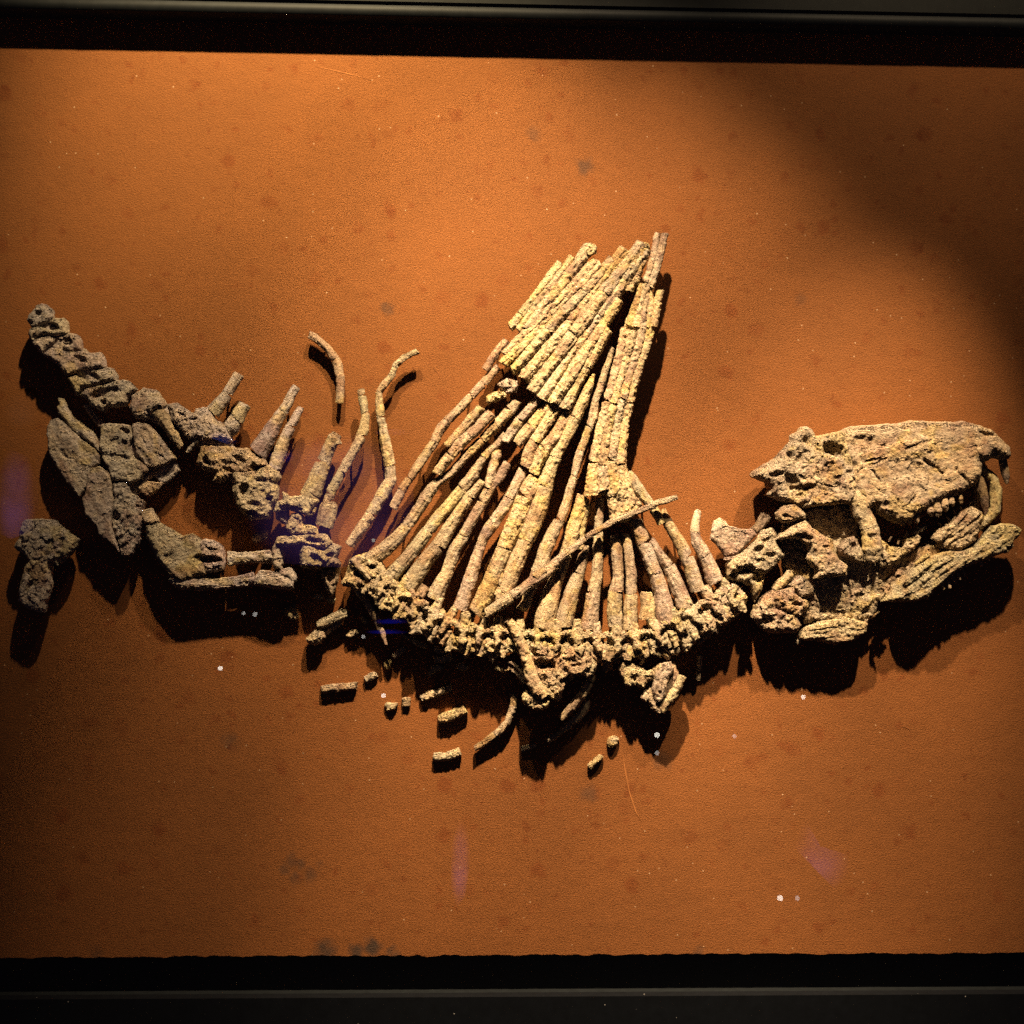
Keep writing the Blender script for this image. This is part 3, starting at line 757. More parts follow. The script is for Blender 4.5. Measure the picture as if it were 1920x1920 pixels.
thing('matrix_lump', 'cream crusty lumps just below the left end of the sail slab', 'lump', 44,
      [('lump', CREAM, [G("912,752 915,742 928,735 946,736 948,744 936,750 922,756 915,758", 7, 11)], dict(rough=1.6, lumpy=3)),
       ('lump', MAUVE, [G("934,722 950,712 972,714 968,735 955,738 942,732", 7, 11)], dict(rough=1.2, lumpy=3))], pins=[(940, 730)])
fan('second long spine from the left in the fan', "735,1080,14 742,1070,14 778,1029,13 800,1000,12 820,973,12 862,923,11 887,890,11 900,870,9 908,857,8 930,835,7 948,814,7",
    [(803, 996), (866, 917), (909, 858)], pins=[(790, 1012), (862, 923)])
fan('third long spine from the left in the fan, thick at its foot', "764,1104,18 772,1090,17 799,1050,15 824,1021,14 853,971,11 868,950,11 882,929,10 895,913,8 906,902,8",
    [(822, 1024), (881, 932)], pins=[(825, 1018)])
fan('fourth long spine from the left in the fan, forked near the top', "813,1124,16 820,1108,15 837,1077,12 853,1030,12 866,1010,11 878,987,10 901,950,10 916,921,11 925,908,9 938,894,9 952,868,8",
    [(868, 1004), (905, 942)], extra=[('fork', TAN, [S("916,915,8 922,885,9 930,855,9 934,843,6", 3, .9), L(-80, 3, 1.2)], dict(rough=.9))], pins=[(850, 1040)])
fan('fifth long spine from the left in the fan, brown at the top', "862,1142,14 867,1128,13 882,1083,13 892,1052,11 899,1029,10 904,1016,9 920,987,12 941,960,11 960,925,11 974,898,11 980,880,9",
    [(901, 1022), (925, 982), (955, 934)], MAUVE, pins=[(900, 1030)])
fan('sixth long spine from the left, thick cream, fused to its right neighbour', "893,1152,17 900,1136,17 920,1094,16 937,1050,15 950,1018,15 966,981,16 982,940,16 996,912,17 1005,898,15",
    [(946, 1028), (985, 932)], CREAM, d=40, rough=1.2, pins=[(940, 1045)])
fan('seventh long spine from the left, thick cream, tapering to a point by the tall slab',
    "946,1112,14 953,1094,15 966,1058,16 978,1030,14 993,996,16 1012,950,17 1022,908,16 1033,877,12 1053,835,11 1074,794,11 1091,756,11 1105,721,8 1113,700,4",
    [(985, 1012), (1020, 912), (1042, 857), (1079, 783)], CREAM, d=42, rough=1.15, pins=[(975, 1035), (1065, 812)])
for lab, p, c in (('upper spine piece below the slab, leftmost of the parallel four', "947,829,8 960,810,9 976,787,9 990,770,9 1003,755,9 1012,742,9", MAUVE),
                  ('upper spine piece below the slab, second of the parallel four', "968,834,10 982,817,12 997,800,12 1012,780,11 1027,760,11 1036,746,11", CREAM),
                  ('upper spine piece below the slab, third of the parallel four', "985,876,11 992,850,12 1002,828,13 1015,806,12 1028,787,12 1040,768,11 1050,752,10", CREAM),
                  ('upper spine piece below the slab, rightmost of the parallel four', "1000,888,11 1010,862,12 1020,842,13 1038,823,12 1050,804,11 1062,780,10 1072,760,9", CREAM)):
    P_ = pts(p); rod('upper_spine', lab, 'spine', 40, p, [(P_[2, 0], P_[2, 1])], c, 'upper spine pieces below the sail slab', rough=1.35)
fan('slender jointed spine squeezed between the fan and the tall slab', "985,1140,9 990,1118,10 998,1095,11 1014,1062,14 1023,1030,13 1037,999,12 1054,967,9 1067,926,8 1077,892,7 1087,849,8 1100,815,7 1112,784,8 1117,750,7 1130,712,7 1140,680,6 1147,651,6",
    [(1008, 1073), (1050, 975), (1076, 893), (1089, 845), (1106, 800), (1128, 718)], TAN, d=34, pins=[(1060, 945), (1115, 760)])
fan('flat blunt spine whose top stops just below the tall slab', "1018,1180,20 1024,1150,20 1032,1118,17 1040,1095,14 1053,1064,11 1064,1030,12 1074,1000,14 1084,966,14 1094,930,13",
    [(1052, 1066)], CREAM, d=36, rough=1.1, extra=[('sliver', TAN, [S("1088,1030,5 1092,988,6 1102,944,6", 2)], dict(rough=.9))], pins=[(1075, 1000)])
fan('narrow spine just right of the flat blunt spine', "1056,1176,17 1060,1155,17 1066,1134,16 1079,1092,13 1086,1072,11 1092,1051,10 1097,1024,8", [(1084, 1074)], d=36)
fan('upright spine below the left corner of the tall slab', "1104,1180,16 1107,1162,16 1112,1113,13 1119,1082,11 1121,1040,10 1121,1009,9 1123,967,8 1125,934,9", [(1113, 1110), (1121, 1020)], d=36)
fan('left one of two close upright spines with rounded tops', "1154,1176,13 1152,1145,14 1154,1113,13 1159,1082,10 1156,1040,11 1154,1015,10 1153,1002,8", [(1155, 1110)], d=36)
fan('right one of two close upright spines with rounded tops', "1181,1178,14 1182,1145,13 1184,1113,11 1184,1082,10 1179,1040,9 1175,1015,9 1172,1000,8", [(1184, 1114)], d=36)
rod('spine_stub', 'short yellow-tipped spine stub between the upright spines', 'spine', 36, "1213,1162,15 1216,1138,14 1212,1110,11", [], CREAM)
fan('thick spine leaning left from the right end of the backbone, cracked near its top', "1250,1170,18 1246,1145,18 1240,1113,15 1231,1082,14 1219,1051,13 1207,1018,13 1196,988,13 1190,972,12", [(1207, 1017), (1228, 1075)], MAUVE, d=38)
fan('slimmer spine beside the thick left-leaning one at the right', "1285,1140,16 1277,1117,15 1267,1092,14 1256,1065,12 1240,1045,10 1228,1025,9 1220,1012,8", [(1254, 1062)], MAUVE, d=36)
rod('slanting_strut', 'smooth strut slanting down right from the tall slab', 'spine', 38, "1176,886,9 1186,900,11 1196,917,12 1205,928,10 1213,938,9 1229,961,9 1241,981,9", [(1224, 954)], TAN, rough=.7)
fan('spine with a pointed top, second from the right of the fan', "1309,1108,14 1302,1088,14 1292,1057,13 1279,1026,12 1267,1005,11 1252,980,10 1247,966,7 1245,954,4", [(1287, 1044)], MAUVE, d=36)
fan('rightmost spine of the fan with a smooth pale tip', "1342,1092,16 1337,1080,16 1331,1061,14 1319,1036,13 1306,1015,11 1303,996,9", [(1322, 1042)], MAUVE, d=36,
    extra=[('tip', PALE, [S("1303,995,9 1304,980,8 1308,962,7", 0, .9, False)], dict(rough=.25, warp=.3))])
rod('crossing_rib', 'thin rib lying diagonally across the fan of spines', 'rib', 56,
    "1271,932,5 1252,937,6 1235,942,6 1215,951,6 1198,959,6 1175,967,7 1156,974,7 1135,986,6 1117,997,6 1094,1011,6 1062,1038,7 1038,1058,9 1021,1076,11 1000,1090,11 980,1104,10 961,1117,11 945,1128,11 928,1140,10 911,1152,9",
    [(1098, 1009), (960, 1117)], TAN, rough=.7, flat=.7, pins=[(1150, 976), (985, 1100)], extra=[('flake', PALE, [G("998,1078 1016,1064 1024,1070 1006,1086", 3, 4, 6)], dict(rough=.5))])
thing('small_wedge', 'small cream wedge of bone below the crossing rib', 'fragment', 34, [('wedge', CREAM, [G("969,1138 983,1120 998,1112 992,1130 988,1146", 5, 8)], dict(rough=1))])
thing('small_wedge', 'cream chip between the feet of two thick spines', 'fragment', 44, [('wedge', CREAM, [G("926,1112 934,1100 950,1112 946,1122 930,1130", 6, 9)], dict(rough=1.2, lumpy=1)), ('wedge', CREAM, [G("932,1094 936,1070 942,1066 942,1084 938,1100", 4, 8, -2)], dict(rough=1))])

# ------------------------------------------------------------------ backbone
def vert(cx, cy, ang, w, s=1.0):
    a = math.radians(ang); ux, uy = math.cos(a), math.sin(a); vx, vy = uy, -ux      # v points to the spines
    j = lambda k: rnd.uniform(-k, k)
    def p(u, v): return cx + s * (u * ux + v * vx), cy + s * (u * uy + v * vy)
    def pg(seq, k, R, T, z): return G(np.array([p(u + j(k), v + j(k)) for u, v in seq]), R, T, z)
    def st(seq, z=0, fl=1, cl=True): return S(np.array([[*p(u, v), r * s, zz] for (u, v, r, zz) in seq]), z, fl, cl)
    def dn(u, v, rx, ry, an, d): x, y = p(u, v); return E(x, y, rx * s, ry * s, ang + an, d)
    h = w / 2
    out = [pg([(-h, -1), (-h * .7, -5), (0, -8), (h * .7, -5), (h, -1), (h * 1.02, -31), (h * .6, -27), (0, -24), (-h * .6, -27), (-h * 1.02, -31)], 1.6, 6, 15, 1),
           st([(-h * .93, -3, 4, 3), (-h * .95, -29, 4.5, 3)], 10, 1), st([(h * .93, -3, 4.5, 3), (h * .95, -29, 4, 3)], 10, 1),
           pg([(-h * .8, -4), (-h * .95, 9), (-h * .5, 14), (-h * .42, 31), (h * .42, 31), (h * .55, 14), (h * .95, 11), (h * .8, -4)], 2, 5, 13, 3),
           st([(j(2), 7, 5, 3), (-h * .7, 10 + j(2), 5, 6), (-h * 1.25, 15 + j(3), 4, 4)], 9, .8), st([(j(2), 7, 5, 3), (h * .7, 9 + j(2), 5, 7), (h * 1.2, 13 + j(3), 4, 5)], 9, .8),
           pg([(-5, 6), (6, 7), (9 + j(3), -6), (6 + j(4), -19 + j(4)), (0 + j(3), -16), (-3, -5)], 1.5, 3.5, 7, 17)]
    if rnd.random() < .4:
        out.append(st([(j(h * .8), -18, 4, 6), (j(h), -30, 4, 8), (j(h * 1.2), -42 + j(5), 2.5, 0)], 4, .8))
    out += [dn(-h * .62, 0, 6, 4.5, j(30), 9 + j(3)), dn(h * .66, -1, 5, 4.5, j(30), 9 + j(3)), dn(j(5), -18, 8, 4, j(15), 4)]
    return out
BB = [(718, 1092, 40, 34), (748, 1114, 38, 34), (778, 1135, 35, 34), (806, 1156, 32, 34), (836, 1172, 25, 34), (866, 1184, 20, 34), (897, 1192, 14, 34), (930, 1196, 8, 34),
      (968, 1193, 3, 36), (1004, 1196, 4, 36), (1040, 1200, 4, 38), (1078, 1203, 2, 38), (1116, 1203, -2, 38), (1154, 1202, -4, 38), (1192, 1199, -8, 38), (1230, 1190, -14, 38),
      (1266, 1172, -22, 38), (1300, 1156, -26, 38), (1334, 1138, -28, 38), (1366, 1118, -30, 36)]
bp = []
for k, (cx, cy, an, w) in enumerate(BB):
    bp.append(('vertebra', (CREAM if k < 15 else TAN) if k % 3 else TAN, vert(cx + rnd.uniform(-3, 3), cy + rnd.uniform(-4, 4), an + rnd.uniform(-9, 9), w / 1.22, rnd.uniform(1.08, 1.38)), dict(rough=.8, fine=1.1, lumpy=rnd.uniform(.9, 2.0), warp=1.3, fs=1.5)))
bp.append(('end_mass', CREAM, [G("650,1075 655,1055 663,1045 685,1036 700,1040 716,1052 722,1070 740,1080 752,1100 735,1132 712,1128 690,1108 668,1108 655,1098 640,1094 646,1084", 12, 18, -2), E(677, 1075, 12, 9, 30, 22), E(697, 1062, 6, 4, 0, 14), E(700, 1088, 10, 6, -20, 16), E(716, 1080, 8, 7, 0, 20), E(676, 1098, 6, 4, 0, 14)], dict(rough=1.2, lumpy=4)))
bp.append(('end_mass', TAN, [S("660,1046,7 678,1066,6 692,1086,5", 15), S("694,1100,4 706,1096,5 712,1078,5", 14), S("660,1096,6 648,1092,6 642,1094,5", 4)], dict(rough=.9)))
bp.append(('end_mass', TAN, [G("1330,1128 1350,1095 1372,1092 1388,1100 1402,1122 1385,1150 1365,1168 1345,1178 1320,1190 1300,1196 1296,1180", 12, 20, -3), E(1370, 1115, 9, 9, 0, 14), E(1340, 1150, 8, 6, 0, 12), E(1365, 1145, 8, 8, 0, 9)], dict(rough=1.2, lumpy=3.5)))
for (x0, y0, x1, y1, r) in ((735, 1140, 752, 1166, 4), (768, 1168, 778, 1190, 5), (792, 1182, 812, 1204, 4), (822, 1196, 848, 1212, 5), (850, 1205, 842, 1224, 4), (880, 1214, 902, 1228, 4), (915, 1216, 925, 1240, 5),
                            (930, 1160, 948, 1178, 4), (940, 1170, 958, 1160, 4), (1130, 1216, 1124, 1236, 5), (1150, 1220, 1156, 1242, 5), (1280, 1196, 1296, 1216, 5), (1318, 1180, 1330, 1196, 4), (686, 1108, 680, 1128, 4), (705, 1122, 716, 1140, 5)):
    mx, my = (x0 + x1) / 2 + rnd.uniform(-3, 3), (y0 + y1) / 2 + rnd.uniform(-3, 3)
    bp.append(('splinter', CREAM if rnd.random() < .5 else TAN, [S(np.array([[x0, y0, r, 0], [mx, my, r * 1.15, 2], [x1, y1, r * .6, 0]]), rnd.uniform(2, 12), .9)], dict(rough=.9, step=1.5)))
thing('backbone', 'long sagging row of cream vertebrae beneath the fan of spines', 'backbone', 33, bp, pins=[(700, 1085), (866, 1184), (1078, 1203), (1266, 1172)])
# ------------------------------------------------------------------ bones hanging below the backbone
thing('shoulder_block', 'crumbly cream shoulder bone block with a dark pit below the backbone', 'bone', 36,
      [('plate', CREAM, [G("988,1205 1010,1200 1035,1214 1062,1212 1090,1210 1110,1232 1116,1246 1104,1262 1080,1268 1062,1280 1054,1298 1050,1311 1036,1300 1015,1282 1002,1262 994,1240", 12, 17), E(1018, 1244, 15, 11, 10, 26), E(1034, 1246, 6, 9, 0, 18), E(1062, 1272, 12, 7, -20, 18), E(1075, 1246, 8, 4, 0, 12), E(1003, 1226, 10, 5, 0, 10), E(1050, 1225, 14, 5, -50, 6), L(40, 9, 3)], dict(rough=1.4, lumpy=4.5)),
       ('bar', CREAM, [S("955,1162,7 962,1172,9 970,1190,10 981,1217,10 990,1245,11 999,1275,13 1008,1292,13 1018,1306,10", 16, .9), K("976,1228 992,1224", .9, 3), L(66, 5, 1.5)], dict(rough=.9)),
       ('bar', CREAM, [S("1014,1284,8 1028,1296,9 1050,1306,9", 8, .9)], dict(rough=1)),
       ('knob', CREAM, [G("979,1305 984,1296 996,1292 1012,1304 1028,1314 1026,1325 1012,1330 998,1328 984,1318", 9, 14, 6), K("996,1293 1012,1308 1026,1312", 1, 4)], dict(rough=1.3, lumpy=2)),
       ('ray', TAN, [S("952,1240,4 970,1252,5 986,1272,5", 0), S("950,1250,3 968,1262,4 984,1280,4", -2), S("955,1192,4 966,1205,5 978,1228,5", 2)], dict(rough=.8)),
       ('ray', CREAM, [S("930,1232,5 938,1220,7 950,1208,6", 2), S("944,1228,4 954,1214,5 962,1202,4", 4), S("930,1250,5 945,1256,6 958,1254,3", -4)], dict(rough=1.2)),
       ('lump', TAN, [G("1090,1262 1100,1250 1108,1228 1118,1244 1112,1262 1100,1270", 7, 12, 4)], dict(rough=1.2, lumpy=2))], pins=[(1030, 1225), (1000, 1310)])
thing('breast_block', 'cluster of broken cream bone plates hanging right of the shoulder block', 'bone', 32,
      [('plate', CREAM, [G("1160,1256 1166,1240 1182,1238 1196,1250 1212,1258 1224,1256 1226,1272 1214,1276 1204,1288 1192,1284 1174,1284 1166,1270", 8, 12, 2), K("1184,1262 1196,1286", 1.3, 5), K("1190,1256 1222,1270", 1.2, 4)], dict(rough=1.2, lumpy=3)),
       ('plate', MAUVE, [G("1224,1254 1234,1246 1256,1240 1262,1252 1252,1275 1246,1300 1240,1312 1228,1316 1222,1290 1226,1272", 8, 12, 5), L(98, 5, 3)], dict(rough=1.1, lumpy=1)),
       ('rod_piece', CREAM, [S("1278,1266,9 1268,1290,9 1254,1312,9 1238,1332,8", 4, .9), L(122, 4, 2)], dict(rough=1)),
       ('rod_piece', TAN, [S("1258,1242,5 1266,1262,6 1258,1285,6 1248,1305,5", 0), S("1222,1290,6 1219,1308,8 1226,1324,8 1240,1334,7", 2)], dict(rough=1)),
       ('lump', TAN, [G("1201,1307 1210,1293 1218,1296 1217,1310 1210,1317", 6, 9, 2)], dict(rough=1)),
       ('spray', CREAM, [S("1232,1230,6 1244,1222,7 1256,1234,6", 3), S("1166,1216,6 1168,1228,7 1174,1242,6", 2), S("1176,1206,5 1182,1226,5", 0), S("1196,1222,4 1206,1236,5 1202,1246,4", 2), S("1212,1200,6 1216,1222,5", 3)], dict(rough=1.3)),
       ('lump', TAN, [G("1236,1216 1250,1204 1262,1200 1276,1216 1270,1226 1252,1224", 7, 10, 2), E(1256, 1214, 5, 4, 0, 8)], dict(rough=1.1, lumpy=2)),
       ('lump', TAN, [G("1268,1190 1282,1168 1300,1180 1312,1194 1298,1208 1284,1222 1276,1206", 7, 12, 6), E(1284, 1188, 3, 7, 15, 8)], dict(rough=1.1, lumpy=2))], pins=[(1190, 1265), (1240, 1290)])
rod('hanging_peg', 'short upright peg of bone hanging from the middle of the backbone', 'bone', 34, "1134,1210,7 1135,1230,8 1137,1246,8 1138,1258,7", [], TAN)
rod('hanging_rib', 'stout curved rib hanging from the backbone, right of the shoulder block', 'rib', 30, "1114,1264,6 1108,1272,9 1093,1298,10 1075,1323,9 1062,1336,8 1051,1347,7", [(1104, 1278)], TAN, 'ribs below the backbone')
rod('hanging_rib', 'thin curved rib behind the stout one, dark in the middle', 'rib', 12, "1103,1312,7 1096,1330,8 1086,1343,8 1063,1362,7 1045,1376,6 1025,1390,6", [(1070, 1357), (1042, 1378)], TAN, 'ribs below the backbone')
rod('hanging_rib', 'slender curved rib left below the shoulder block', 'rib', 11, "959,1298,6 963,1312,7 962,1327,7 951,1355,7 938,1369,7 924,1380,7 908,1392,6 890,1404,6", [(961, 1322), (928, 1377)], TAN, 'ribs below the backbone')
rod('hanging_rib', 'small tapering rib hanging below the left end of the backbone', 'rib', 28, "663,1096,6 674,1110,7 685,1125,7 695,1142,8 704,1158,8 712,1175,7 718,1189,6 724,1209,3", [(688, 1128)], TAN, 'ribs below the backbone')
rod('hanging_rib', 'short straight rib piece hanging below the right end of the backbone', 'rib', 9, "1312,1228,5 1311,1250,5 1308,1276,5", [(1310, 1254)], TAN, 'ribs below the backbone')
thing('rib_end', 'broken rib with a crumbling lower end below the vertebral cluster', 'rib', 14,
      [('shaft', TAN, [S("652,1147,9 640,1152,9 622,1160,9 604,1169,9 596,1175,8", 4, .9), L(-24, 4, 1.5)], dict(rough=.8)),
       ('end', TAN, [G("574,1198 588,1186 597,1179 607,1183 610,1196 603,1206 590,1209 576,1204", 9, 12)], dict(rough=1.3, lumpy=2)),
       ('end', TAN, [S("604,1190,6 620,1178,7 640,1166,6", -3)], dict(rough=1.2))], pins=[(622, 1162)])

# ------------------------------------------------------------------ loose fragments on the panel
LF = 'loose fragments on the panel'
def frag(label, prims, colr=TAN, d=9, **o):
    thing('bone_fragment', label, 'fragment', d * .5, [('fragment', colr, prims, dict(dict(rough=1.3, fine=.9, warp=1.5), **o))], LF)
frag('brown straight stick lying level, left of the loose fragments', [S("603,1294,8 630,1290,8 668,1284,8", 0, .9), L(-9, 3, 1.6)], BROWN)
frag('tiny mauve chip just right of the level brown stick', [S("686,1275,7 704,1264,6", 0, .9)], MAUVE, 8)
frag('small crumb shaped like a saddle, beside the square chip', [G("723,1324 728,1319 738,1321 746,1318 745,1327 736,1331 726,1330", 4, 6), E(734, 1318, 5, 3, 0, 3)], TAN, 7)
frag('small square pale chip among the loose fragments', [G("755,1311 770,1310 769,1325 756,1326", 4, 6), L(90, 3, 2)], CREAM, 7)
frag('split stick touching the shadow edge below the backbone', [S("791,1309,7 815,1299,8 845,1288,7", 0, .9), K("800,1312 845,1294", 1.4, 5)], TAN, 10)
frag('plump cream rib stub, thickest of the loose fragments', [S("824,1350,9 845,1341,11 873,1329,9", 0, .9), L(-23, 3.5, 1.6)], CREAM, 11)
frag('bent short stick, lowest on the left of the loose fragments', [S("812,1418,8 838,1418,8 864,1410,8", 0, .9), K("838,1408 840,1428", 1, 3)], TAN, 9)
frag('small round pebble-like fragment below the right of the backbone', [G("1139,1392 1143,1383 1153,1380 1160,1385 1158,1393 1149,1399 1141,1397", 7, 8)], CREAM, 8)
frag('short cream stick slanting up, below the pebble-like fragment', [S("1104,1438,6 1115,1427,7 1126,1416,6", 0, .9)], CREAM, 8)
frag('small half-shaded chip left of the dark-centred thin rib', [S("977,1405,6 990,1402,6 1003,1397,5", 0, .9)], TAN, 8)
frag('grey angular chip above the short grey limb rod', [G("472,1010 480,1000 496,994 503,1000 501,1010 485,1017 475,1016", 6, 8)], MAUVE, 26, lumpy=1)
frag('crumbly chip below the knobbed end of the long limb rod', [G("527,1146 540,1137 552,1133 556,1142 561,1155 560,1161 545,1159 535,1153", 7, 9), E(546, 1146, 5, 4, 0, 6)], TAN, 14, lumpy=2)
frag('small double-lobed chip right of the tapering hanging rib', [S("737,1230,6 748,1223,7 760,1217,6", 0, 1), E(750, 1220, 3, 3, 0, 4)], TAN, 16, lumpy=1)
frag('round crumb just below the double-lobed chip', [G("721,1243 728,1236 735,1240 734,1250 727,1254 721,1250", 5, 7)], TAN, 10, lumpy=1)
frag('small curved chip left of the tapering hanging rib', [S("654,1193,6 662,1186,7 672,1182,5", 0, 1)], TAN, 14)
frag('small pale chip between tapering rib and broken rib', [S("677,1156,5 683,1162,6 690,1168,5", 0, 1)], CREAM, 22)
frag('pale splinter under the left part of the backbone', [S("753,1190,3 768,1199,5 782,1206,6 798,1214,4", 0, 1)], CREAM, 26)
frag('flat tooth-edged cream chip under the backbone', [G("813,1230 830,1232 846,1228 847,1240 832,1242 816,1242", 5, 7)], CREAM, 24, lumpy=1)
frag('dark lump left of the tooth-edged chip under the backbone', [G("804,1262 810,1250 822,1246 832,1253 820,1258 808,1268", 6, 8)], TAN, 16)
frag('cream two-pronged chip right of the tooth-edged chip', [G("857,1246 868,1240 878,1248 876,1254 862,1254", 5, 7)], CREAM, 24, lumpy=1)
frag('small oval crumb above the tooth-edged chip', [S("813,1216,5 822,1219,6 831,1225,4", 0, 1)], TAN, 26)
frag('pointed pale crumb under the middle of the backbone', [G("907,1228 911,1218 915,1228", 3, 5)], CREAM, 30)

# ------------------------------------------------------------------ neck
thing('neck_vertebrae', 'knotty tan neck vertebrae joining backbone and skull', 'vertebrae', 36,
      [('blade', MAUVE, [G("1335,1000 1342,992 1360,986 1390,993 1410,993 1418,1003 1394,1027 1382,1039 1359,1045 1343,1019 1333,1010", 9, 10), L(15, 8, 2), E(1385, 1000, 20, 4, 8, 4), K("1394,1028 1412,1010", 1, 3)], dict(rough=.8, lumpy=1),
        [('blade_tip', PALE, [G("1334,996 1338,978 1349,971 1359,977 1364,986 1352,992 1340,1000", 9, 10, 1)], dict(rough=.2, warp=.4))]),
       ('vertebra', TAN, [G("1362,1059 1372,1046 1384,1041 1418,1014 1428,995 1446,990 1454,998 1456,1022 1469,1041 1454,1058 1432,1076 1404,1070 1380,1072 1364,1078", 13, 20), E(1400, 1066, 12, 8, 0, 14), E(1418, 1030, 12, 6, -30, 12), E(1440, 1040, 8, 6, 0, 8), E(1434, 1010, 10, 5, -40, 6)], dict(rough=1.0, lumpy=3)),
       ('vertebra', TAN, [G("1364,1080 1382,1070 1404,1072 1432,1078 1430,1090 1428,1106 1414,1128 1408,1100 1386,1090 1366,1086", 11, 18, -3), E(1416, 1084, 11, 9, 0, 18), E(1376, 1080, 6, 6, 0, 8)], dict(rough=1.0, lumpy=3)),
       ('splint', DARK, [G("1408,992 1418,984 1432,962 1446,972 1440,982 1420,1002", 5, 9, -6), L(-55, 5, 2.5)], dict(rough=.8)),
       ('peg', PALE, [S("1357,1048,3 1370,1046,3 1384,1044,3", 10, 1, False)], dict(rough=.15, warp=.2))], pins=[(1375, 1010), (1415, 1060)])

# ------------------------------------------------------------------ skull
SK = dict(rough=.6, fine=.85, lumpy=1.2, fs=2.0)
CRAN = "1572,810 1590,801 1613,799 1654,797 1684,795 1701,790 1742,791 1783,794 1802,791 1830,799 1854,807 1873,824 1888,840 1890,853 1886,861 1873,862 1857,858 1850,864 1837,868 1836,884 1834,898 1824,910 1812,913 1795,926 1771,933 1742,948 1722,960 1710,968 1704,978 1678,980 1659,973 1640,960 1634,951 1628,961 1612,962 1599,942 1594,920 1587,899 1589,877 1581,862 1574,842"
teeth = []
for (x, y, rx, ry) in ((1738, 959, 7, 9), (1751, 956, 8, 11), (1766, 947, 7, 10), (1779, 941, 6, 7), (1795, 936, 4, 9)):
    teeth.append(('tooth', ENAMEL, [S(np.array([[x - 1, y - ry, rx * .9, 0], [x, y, rx, 2], [x + 2, y + ry * .8, rx * .6, 1]]), 16, .9, False)], dict(rough=.8, warp=.8, step=1.3)))
for (x, y) in ((1701, 975), (1715, 973), (1688, 978)):
    teeth.append(('tooth', ENAMEL, [S(np.array([[x, y - 7, 6, 0], [x, y + 3, 5, 0]]), 14, .9, False)], dict(rough=.9, warp=1.0, step=1.3)))
